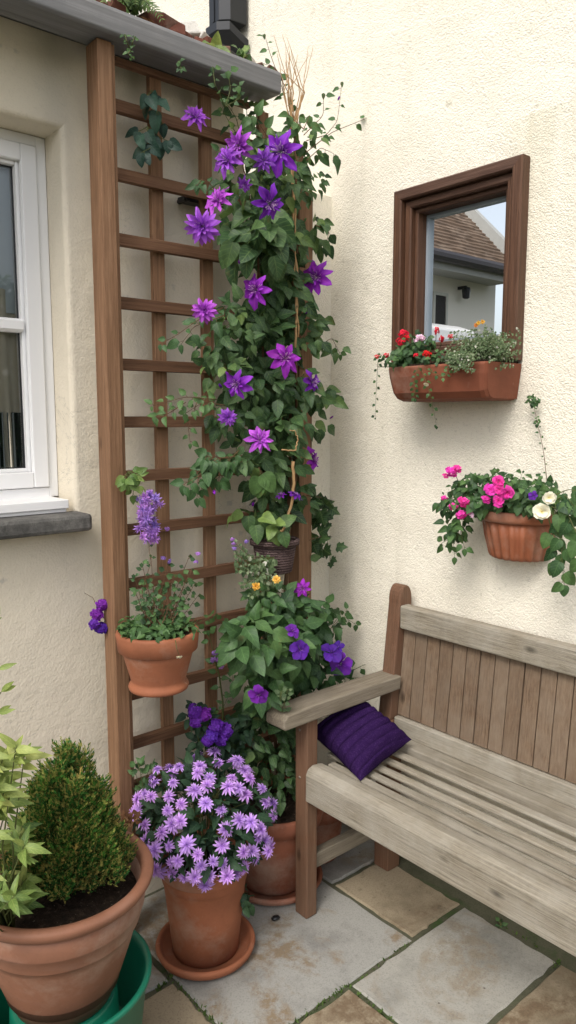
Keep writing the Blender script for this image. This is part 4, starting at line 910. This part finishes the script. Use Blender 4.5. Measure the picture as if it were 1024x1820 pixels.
shoot([(560, 620), (590, 600, -.16), (605, 630, -.14)], 5, .022, .034, tint=.7); shoot([(560, 400), (585, 410, -.14), (580, 435, -.12)], 3, .035, .048, tint=.1)
shoot([(550, 960), (580, 950, -.12), (588, 1000, -.10)], 5, .018, .028, tint=.1, T=T_iv); shoot([(545, 880), (575, 885, -.11), (585, 930, -.11)], 6, .024, .034, tint=.05, T=T_iv)
shoot([(385, 340), (362, 315), (350, 330)], 6, .024, .036, -.2, tint=.3); shoot([(460, 830), (468, 850)], 4, .05, .07, -.30, T_he, tint=1.0, droop=1.2)
shoot([(420, 300), (400, 275), (390, 270)], 4, .02, .03, -.2)
lf.build('side_foliage', 'leaf_mid', cl)
# main stems
def wig(pts, y, r0, r1, k=1.0, mbx=None):
    q = [at(a_, b_, 'y', y) for a_, b_ in pts]; o = []
    for i in range(len(q) - 1):
        for t in np.linspace(0, 1, 7)[:-1]: o.append(q[i] + (q[i + 1] - q[i]) * t + rv() * .004 * k)
    o.append(q[-1]); (mbx or st).tube(o, r0, r1, 7)
wig([(490, 1440), (500, 1300), (505, 1100), (512, 960), (515, 800), (522, 600), (520, 400), (518, 260)], -.17, .008, .004)
wig([(500, 1440), (480, 1200), (485, 1000), (470, 800), (465, 600), (455, 400), (430, 280)], -.16, .006, .002); wig([(510, 1000), (530, 800), (525, 520), (528, 310), (522, 235)], -.20, .004, .003)
st.build('stem', 'stem_br', cl)
sw = MB(); wig([(525, 620), (528, 500), (520, 400), (522, 290)], -.225, .0035, .003, .8, sw); wig([(532, 600), (522, 480), (527, 380), (518, 300)], -.23, .0028, .002, .8, sw); wig([(500, 800), (525, 800), (530, 780), (524, 766), (515, 765)], -.30, .0022, .0014, .4, sw); wig([(520, 820), (522, 880), (505, 940), (490, 955)], -.27, .005, .003, .6, sw)
for k in range(16): wig([(U(515, 530), 235), (U(500, 545), 165), (U(485, 570), U(60, 130))], -.16 - U(0, .03), .0020, .0006, .4, sw)
sw.build('dry_stem', 'straw', cl)
FL = [(348, 208, 27, F_clel, -.15, (-.4, -1, .5)), (425, 258, 30, F_clel, -.27, 0), (405, 285, 30, F_clel, -.29, (-1, -.4, .2)), (500, 270, 40, F_clem, -.31, 0), (468, 285, 22, F_clel, -.30, (-.5, -1, -.3)), (478, 362, 37, F_clem, -.34, 0), (388, 355, 27, F_clel, -.30, (-1, -.3, .5)),
      (360, 402, 34, F_doub, -.31, (-1, -1, -.4)), (435, 328, 14, F_clel, -.30, 0), (455, 515, 33, F_clem, -.30, 0), (562, 493, 33, F_clem, -.20, 0), (364, 551, 24, F_doub, -.30, (-1, -1, -.1)), (507, 637, 33, F_clem, -.31, 0), (421, 684, 31, F_clem, -.31, 0),
      (555, 680, 27, F_clem, -.27, (.1, -1, .1)), (405, 742, 20, F_doub, -.29, (-.6, -1, -.2)), (462, 783, 30, F_clel, -.33, 0), (556, 817, 26, F_clem, -.22, (.5, -1, .2)), (525, 880, 16, F_clem, -.28, (.3, -.5, 1)), (500, 880, 12, F_clem, -.28, (-.6, -.2, 1))]
for px, py, r, F, y, fc in FL:
    p = at(px, py, 'y', y); k = np.linalg.norm(p - np.array(CAMP)) / FPX
    o = bloom(cl, F, p, (TOCAM(p) + rv() * .5) if fc == 0 else fc, r * k * U(.88, 1.02))
    if (px, py) == (405, 742): o['label'] = 'dark shaded purple bloom'

for px, py, y, d in ((600, 180, -.15, (.3, -.3, 1)), (395, 690, -.28, (-1, -.5, .6)), (585, 745, -.14, (.6, -.6, .6)), (425, 470, -.28, (-.6, -1, .5)), (540, 560, -.22, (.2, -1, .8)), (380, 870, -.27, (-.5, -1, -.6)), (448, 900, -.26, (-.4, -1, .7))):
    bloom(cl, F_bud, at(px, py, 'y', y), d, U(.014, .020), 'bud')
# ivy sprigs on the trellis
for px, py, tips, lb in ((270, 160, [[(278, 195), (290, 222)], [(262, 170)], [(270, 196)]], 'dark ivy sprig draped over the top trellis rail on the first upright'), (262, 225, [[(245, 235)], [(270, 262), (250, 272)], [(285, 245), (298, 250)], [(262, 255)]], 'ivy sprig hanging below the top trellis rail')):
    sprout(px, py, tips, T_he, 3, .030, .044, 'leaf_blue', lb, 'ivy', -.11, 'ivy', droop=.7)
sprout(228, 838, [[(220, 850)], [(240, 860), (236, 880)], [(245, 845)], [(228, 862)]], T_ov, 5, .024, .036, 'leaf_lt', 'bright green leaf tuft on the left trellis post', 'plant', -.17, 'leaf_tuft', droop=.5)
# purple flower peeking left of the post
root = thing('purple_blossom', at(180, 1095, 'y', -.05), 'ragged purple flower poking out left of the trellis post', 'flower'); st = MB()
for px, py in ((182, 1075), (172, 1092), (170, 1108), (180, 1116)): bloom(root, F_blue, at(px, py, 'y', -.09), TOCAM(at(px, py, 'y', -.09)) + rv() * .5, .019)
st.tube([at(178, 1090, 'y', -.06), at(165, 1062, 'y', -.05), at(150, 1054, 'y', -.03)], .001, .0005, 4); st.tube([at(190, 1100, 'y', -.075), at(178, 1095, 'y', -.08)], .0015, .001, 4); st.build('stem', 'stem_br', root)

# plants in the trellis pot
root = thing('straggly_lilac_plant', (HC[0], HC[1], .885), 'straggly lilac-flowered plant growing from the pot on the trellis post', 'flowers'); lf, st = MB(), MB()
b = np.array(root['_o'])
def spr(px, py, n, s0, s1, mids=(), y=-.27, T=T_sm, tint=None, bx=0):
    e = at(px, py, 'y', y + U(-.03, .03)); pts = [b + [bx + U(-.02, .02), U(-.03, .03), 0]] + [at(a_, b_, 'y', y) for a_, b_ in mids] + [e]; sprig(lf, st, T, pts, .0015, n, s0, s1, tint=tint)
for px, py, n in ((238, 1020, 12), (240, 1050, 12), (252, 1000, 14), (268, 985, 10), (262, 1030, 14), (300, 1000, 12), (312, 1020, 16), (330, 1030, 16), (342, 1010, 12), (348, 1035, 14), (290, 1040, 14), (338, 985, 8), (245, 1075, 10), (275, 1060, 12), (320, 1060, 14), (355, 1055, 10)): spr(px, py, n, .010, .020)
spr(264, 960, 4, .008, .014, ((250, 1060), (268, 1000)))
for _ in range(330):
    a_, r = U(0, 6.28), .098 * rng.random() ** .5; p = b + [r * cos(a_), r * sin(a_), U(.0, .02) + .012]; lf.leaf(T_sm[_ % 2], p, unit(rv() + OUT * .4 - UPV * .3), unit(UPV + rv() * .5 + OUT * .3), U(.012, .026), U(.4, 1))
sprig(lf, st, T_sm, [b + [.06, -.02, .01], at(360, 1105, 'y', -.27), at(385, 1090, 'y', -.25)], .0015, 14, .012, .022, tint=.8)
for _ in range(26):
    e = b + [.03 + U(-.02, .03), U(-.02, .02), U(.03, .10)]; st.tube([b + [.03, 0, 0], (b + [.03, 0, 0] + e) / 2 + rv() * .012, e], .0014, .0006, 4)
lf.build('foliage', 'leaf_mid', root); st.build('stem', 'stem_br', root)
sp_m = [(264 + max(-24, min(24, rng.normal() * 13)) * (1 - .35 * k / 70), 875 + k * 1.25, U(-.31, -.25)) for k in range(70)]
for px, py, y in sp_m: bloom(root, F_spk, at(px, py, 'y', y), TOCAM(at(px, py, 'y', y)) + rv() * 1.2, U(.010, .017))
for px, py in ((296, 940), (290, 993), (300, 997), (352, 985), (348, 1000), (268, 875)): bloom(root, F_lilh, at(px, py, 'y', -.27), rv() + TOCAM(at(px, py, 'y', -.27)), .008)
bloom(root, F_rose, at(318, 1166, 'y', -.40), (-.3, -.6, -1), .008, label='tiny white hanging blossom'); 
sm = MB(); sm.tube([at(312, 1138, 'y', -.375), at(314, 1152, 'y', -.40), at(318, 1164, 'y', -.402)], .001, .0008, 4); sm.build('hanging_stem', 'stem', root)
# plants by the wicker pot
root = thing('heath_plant', (WC[0], WC[1], 1.06), 'fine grey-green plant with tiny pink tips spilling around the woven pot', 'plant'); lf, st = MB(), MB(); b = np.array(root['_o'])
for px, py in ((412, 960), (418, 985), (422, 1000), (430, 1015), (440, 1035), (455, 1030), (470, 1045), (485, 1040), (500, 1045), (445, 1060), (430, 1040), (462, 1055), (426, 990), (420, 1010)):
    e = at(px, py, 'y', -.30); sprig(lf, st, T_sm, [b + [U(-.07, -.04), -.05, -.02], (b + [-.075, -.06, -.06] + e) / 2, e], .0011, 20, .008, .016)
finish(root, lf, st, 'leaf_grey')
for px, py in ((413, 958), (415, 966), (416, 975), (438, 962)): bloom(root, F_lilh, at(px, py, 'y', -.30), TOCAM(at(px, py, 'y', -.3)), .007)
# big-leaved bush
bb = thing('broadleaf_bush', (-.34, -.20, .23), 'leafy green bush with broad leaves and violet flowers behind the bench arm', 'shrub'); lf, st = MB(), MB()
def B(px, py, rx, ry, n, s0, s1, y=-.30, T=T_ov, dy=.07, **k): clump(lf, T, at(px, py, 'y', y), (rx * S3, dy, ry * S3), n, s0, s1, **k)
B(500, 1140, 78, 66, 150, .045, .070, -.30, tint=.5); B(445, 1135, 44, 34, 54, .050, .072, -.34, tint=.7); B(500, 1080, 64, 30, 80, .035, .055, -.28, tint=.5); B(570, 1110, 40, 44, 70, .035, .055, -.22, tint=.35)
B(560, 1190, 54, 44, 80, .038, .058, -.25, tint=.2); B(480, 1200, 60, 40, 70, .045, .065, -.32, tint=.45); B(470, 1060, 26, 20, 40, .025, .04, -.28, tint=.6); B(520, 1150, 80, 80, 120, .045, .06, -.14, tint=.05, dy=.05)
B(600, 1215, 30, 24, 30, .026, .042, -.16, tint=.3)
for q in (((580, 1130), (608, 1085)), ((585, 1120), (610, 1095), (632, 1110)), ((590, 1100), (618, 1085)), ((620, 1195), (650, 1180), (672, 1190))): sprig(lf, st, T_ov if q[0][0] < 600 else T_sm, [at(*p, 'y', -.18) for p in q], .0014, 5, .022, .036, tint=.6)
st.tube([np.array(bb['_o']), at(505, 1250, 'y', -.2), at(505, 1120, 'y', -.25)], .006, .003, 6); st.tube([np.array(bb['_o']), at(550, 1250, 'y', -.17), at(560, 1130, 'y', -.2)], .005, .002, 6)
finish(bb, lf, st, 'leaf_mid')
for px, py, r, F, y, fc in ((538, 1046, 20, F_clem, -.30, 0), (520, 1122, 16, F_ind, -.40, 0), (533, 1155, 22, F_ind, -.41, 0), (590, 1160, 22, F_ind, -.34, 0), (606, 1180, 24, F_ind, -.34, 0), (600, 1152, 16, F_ind, -.33, 0), (460, 1235, 22, F_ind, -.42, 0)):
    p = at(px, py, 'y', y); k = np.linalg.norm(p - np.array(CAMP)) / FPX; bloom(bb, F, p, TOCAM(p) + rv() * .6, r * k * U(.72, .95))
for px, py, F in ((492, 1030, F_yel), (455, 1042, F_org)):
    p = at(px, py, 'y', -.34); bloom(bb, F, p, TOCAM(p) + rv() * .3, .012, label='small orange blossom' if F is F_org else 'small pale yellow blossom')
# blue-violet flowers above the daisies
root = thing('blue_flower_plant', (-.60, -.16, .24), 'dark blue-violet flower clusters behind the lilac daisies', 'flowers'); lf, st = MB(), MB(); b = np.array(root['_o'])
for px, py, n in ((352, 1275, 30), (385, 1305, 50), (410, 1330, 60), (360, 1330, 40), (430, 1290, 40)): clump(lf, T_ov, at(px, py, 'y', -.22), (.045, .04, .04), n, .02, .038, tint=.3)
for px, py in ((352, 1270), (385, 1300), (400, 1330)): st.tube([b, at(px, py + 40, 'y', -.2), at(px, py, 'y', -.22)], .002, .0015, 5)
finish(root, lf, st, 'leaf_pur')
for px, py, r in ((346, 1262, .022), (362, 1270, .022), (350, 1282, .02), (383, 1290, .023), (400, 1300, .025), (375, 1308, .023), (395, 1315, .02), (368, 1316, .018)): p = at(px, py, 'y', -.27); bloom(root, F_blue, p, TOCAM(p) + rv() * .3, r)
# slim stem plant
root = thing('slender_stem_plant', (-.60, -.12, .2), 'slender upright stem with a small lilac flower head in front of the trellis', 'flowers'); lf, st = MB(), MB(); b = np.array(root['_o'])
sprig(lf, st, T_ov, [b, at(398, 1260, 'y', -.13), at(390, 1200, 'y', -.15), at(378, 1165, 'y', -.15)], .004, 12, .018, .030, tint=.6); sprig(lf, st, T_ov, [at(388, 1190, 'y', -.15), at(372, 1130, 'y', -.14), at(370, 1120, 'y', -.14)], .0015, 6, .016, .026)
sprig(lf, st, T_sm, [at(392, 1270, 'y', -.15), at(415, 1215, 'y', -.16), at(412, 1190, 'y', -.16)], .001, 8, .012, .02); sprig(lf, st, T_sm, [at(388, 1260, 'y', -.15), at(372, 1268, 'y', -.2)], .001, 8, .016, .024, tint=1)
finish(root, lf, st, 'leaf_mid')
for px, py in ((382, 1160), (388, 1172), (378, 1172), (392, 1185)): p = at(px, py, 'y', -.19); bloom(root, F_lilh, p, TOCAM(p), .010)
sprout(258, 1400, [[(250, 1375), (245, 1355)], [(268, 1370), (275, 1355)], [(262, 1380), (262, 1358)], [(240, 1370)], [(275, 1385)], [(255, 1395)]], T_ov, 7, .02, .032, 'leaf_mid', 'small green plant against the foot of the trellis left of the daisies', y=-.15, base=(-.80, -.12, .25))
for k, q in enumerate(((258, 1390), )): pass
sprout(0, 0, [[(505, 1245, -.02), (512, 1225, -.02)], [(498, 1240, -.02), (500, 1228, -.02)]], T_sm, 12, .01, .018, 'leaf_grey', 'greyish dried flower spikes between the bush and the bench arm', y=-.40, base=at(505, 1290, 'y', -.36))
sprout(800, 600, [[(888, 1635)], [(892, 1645)], [(884, 1640)], [(890, 1650)]], T_sm, 4, .010, .018, 'leaf_mid', 'tiny green weed in the joint beneath the bench front', y=.004, ax='z', base=at(889, 1640, 'z', 0))

# ------------------------------------------------------------------ trough plants
root = thing('red_geranium', (-.09, -.47, 1.57), 'red and pale pink geraniums with green leaves in the left half of the trough', 'flowers'); lf, st = MB(), MB(); b = np.array(root['_o'])
def X(px, py, x): return at(px, py, 'x', x)
def CX(px, py, rx, ry, n, s0, s1, x=-.10, T=T_sm, dx=.05, tint=None, **k): clump(lf, T, X(px, py, x), (dx, rx * .0016, ry * .0016), n, s0, s1, tint=tint, face=unit([-1, -.7, .6]), **k)
CX(735, 628, 34, 18, 170, .014, .026, -.12); CX(745, 608, 26, 16, 60, .014, .024, -.12); CX(785, 640, 22, 14, 60, .012, .02, -.13); CX(690, 638, 14, 10, 30, .010, .018, -.13); CX(718, 640, 22, 14, 50, .016, .026, -.14)
for px, py in ((717, 600), (714, 612), (742, 608), (758, 632), (775, 592), (688, 632), (698, 628), (672, 640), (730, 640), (784, 600)): st.tube([b + [U(-.03, .03), U(-.08, .06), 0], X(px, py + 12, -.12), X(px, py, -.14)], .0013, .0010, 4)
sprig(lf, st, T_sm, [X(672, 640, -.16), X(669, 690, -.17), X(667, 742, -.16)], .0008, 10, .008, .014); sprig(lf, st, T_sm, [X(745, 650, -.18), X(735, 680, -.185), X(738, 708, -.18)], .0008, 12, .008, .015); sprig(lf, st, T_sm, [X(755, 655, -.18), X(790, 672, -.19), X(800, 650, -.18)], .0008, 12, .008, .014); sprig(lf, st, T_sm, [X(750, 660, -.18), X(765, 700, -.185), X(776, 757, -.15)], .0008, 12, .008, .015)
lf.build('foliage', 'leaf_mid', root); st.build('stem', 'stem', root)
for px, py, r, F in ((717, 594, .017, F_red), (713, 608, .016, F_red), (724, 600, .010, F_red), (742, 603, .015, F_pale), (750, 600, .012, F_pale), (759, 630, .014, F_red), (740, 632, .009, F_red), (776, 588, .011, F_red), (785, 602, .010, F_red), (686, 632, .010, F_red), (697, 638, .009, F_red), (670, 634, .009, F_red), (801, 598, .008, F_red)):
    p = X(px, py, -.15); bloom(root, F, p, TOCAM(p) + rv() * .5, r)
bloom(root, F_rose, X(758, 682, -.19), (-.6, -.2, -1), .008, label='tiny white blossom on a trailing stem')
root = thing('heath_bush', (-.08, -.66, 1.57), 'fine grey-green bushy plant overflowing the right half of the trough', 'plant'); lf, st = MB(), MB(); b = np.array(root['_o'])
for _ in range(330):
    px, py = 866 + rng.normal() * 28, 612 + rng.normal() * 15; px = min(px, 924); py = max(py, 572 + abs(px - 870) * .25)
    e = X(px, py, U(-.17, -.06)); m = (b + e) / 2 + rv() * .012; sprig(lf, st, T_sm, [b + [U(-.05, .05), U(-.06, .10), 0], m, e], .0006, 15, .0045, .0085, face=unit([-1, -.7, .6]))
for _ in range(60):
    e = X(U(795, 850), U(628, 662), -.19); sprig(lf, st, T_sm, [b + [-.05, U(0, .12), 0], (b + e) / 2 + [-.03, .03, .02], e], .0006, 15, .005, .009, face=unit([-1, -.7, .6]))
finish(root, lf, st, 'leaf_grey')
for px, py in ((850, 574), (858, 572), (846, 578)): bloom(root, F_org, X(px, py, -.12), TOCAM(X(px, py, -.12)), .006, 'floret')
# wall pot plants
root = thing('pink_geranium', (-.06, -.75, 1.17), 'bright pink geraniums and trailing leaves on the left of the wall pot', 'flowers'); lf, st = MB(), MB(); b = np.array(root['_o'])
CX(838, 870, 30, 22, 130, .014, .026, -.10); CX(880, 858, 44, 16, 150, .012, .024, -.08); CX(855, 895, 26, 16, 70, .020, .032, -.11); CX(900, 885, 46, 20, 160, .018, .032, -.09); CX(930, 880, 40, 24, 130, .016, .032, -.08); CX(960, 870, 30, 22, 70, .016, .03, -.07)
CX(806, 890, 24, 26, 70, .016, .030, -.12, T_ov); CX(812, 935, 18, 20, 36, .022, .034, -.12, T_ov)
for q in (((820, 900), (815, 950), (800, 972)), ((815, 900), (805, 945), (808, 990)), ((825, 905), (820, 955), (826, 975)), ((812, 930), (795, 960), (784, 966))): sprig(lf, st, T_ov, [X(*p, -.13) for p in q], .0012, 5, .022, .032, tint=.7)
for px, py in ((806, 838), (885, 870), (823, 898), (816, 910), (790, 890)): st.tube([b, X((px + 850) / 2, 880, -.10), X(px, py, -.13)], .0014, .001, 5)
for px, py in ((835, 842), (885, 832), (868, 848), (910, 842), (930, 836), (850, 850)): sprig(lf, st, T_sm, [b, X(px, py, -.09)], .001, 9, .010, .02)
lf.build('foliage', 'leaf_mid', root); st.build('stem', 'stem', root)
for px, py, r, F in ((803, 838, .019, F_pink), (814, 833, .014, F_pink), (792, 846, .010, F_pink), (886, 856, .0165, F_pbig), (872, 870, .017, F_pbig), (901, 876, .018, F_pbig), (886, 890, .0165, F_pbig), (888, 870, .0145, F_pbig), (864, 888, .014, F_pink), (824, 892, .019, F_pink), (806, 900, .014, F_pink), (820, 914, .018, F_pink), (835, 908, .012, F_pink), (790, 885, .011, F_pink), (783, 902, .009, F_pink), (838, 916, .009, F_pale)):
    p = X(px, py, -.155); bloom(root, F, p, TOCAM(p) + rv() * .4, r)
root = thing('white_rose_plant', (-.06, -.84, 1.17), 'two creamy white open flowers over leaves at the right of the wall pot', 'flowers'); lf, st = MB(), MB(); b = np.array(root['_o'])
CX(960, 895, 24, 16, 60, .02, .03, -.08, T_ov)
for px, py in ((975, 885), (963, 910)): st.tube([b, X(px, py, -.15)], .0014, .001, 5)
finish(root, lf, st, 'leaf_dk')
for px, py, r in ((976, 885, .0165), (963, 910, .0215)): p = X(px, py, -.165); bloom(root, F_rose, p, TOCAM(p) + rv() * .15, r)
bloom(root, F_ind, X(948, 881, -.13), TOCAM(X(948, 881, -.13)), .012, label='small violet blossom')
root = thing('trailing_vine', (-.05, -.89, 1.16), 'broad-leaved vine trailing down past the right side of the wall pot', 'vine'); lf, st = MB(), MB()
for q, n, s0, s1 in (((( 985, 905), (1000, 935), (998, 985), (1003, 1040)), 8, .034, .048), (((980, 900), (1010, 915), (1030, 960), (1035, 1010)), 9, .036, .05), (((985, 890), (1005, 880), (1020, 900)), 5, .036, .05), (((975, 920), (985, 960), (990, 1000)), 6, .032, .046), (((985, 880), (1010, 870), (1030, 872)), 5, .02, .03)):
    sprig(lf, st, T_he, [X(*p, -.13) for p in q], .0016, n, s0, s1, face=unit([-1, -.8, .3]), droop=1.0)
finish(root, lf, st, 'leaf_mid')
# tall weed stalk rising behind the wall pot
root = thing('weed_stalk', (-.02, -.84, 1.15), 'thin tall weed stalk rising above the right of the wall pot', 'weed'); lf, st = MB(), MB()
sprig(lf, st, T_sm, [X(975, 880, -.03), X(966, 800, -.03), X(955, 750, -.03), X(946, 708, -.03)], .0010, 16, .006, .010); clump(lf, T_sm, X(947, 710, -.03), (.010, .014, .014), 40, .008, .014); clump(lf, T_sm, X(955, 750, -.03), (.006, .006, .012), 14, .008, .012)
lf.build('foliage', 'leaf_mid', root); st.build('stem', 'stem_br', root)
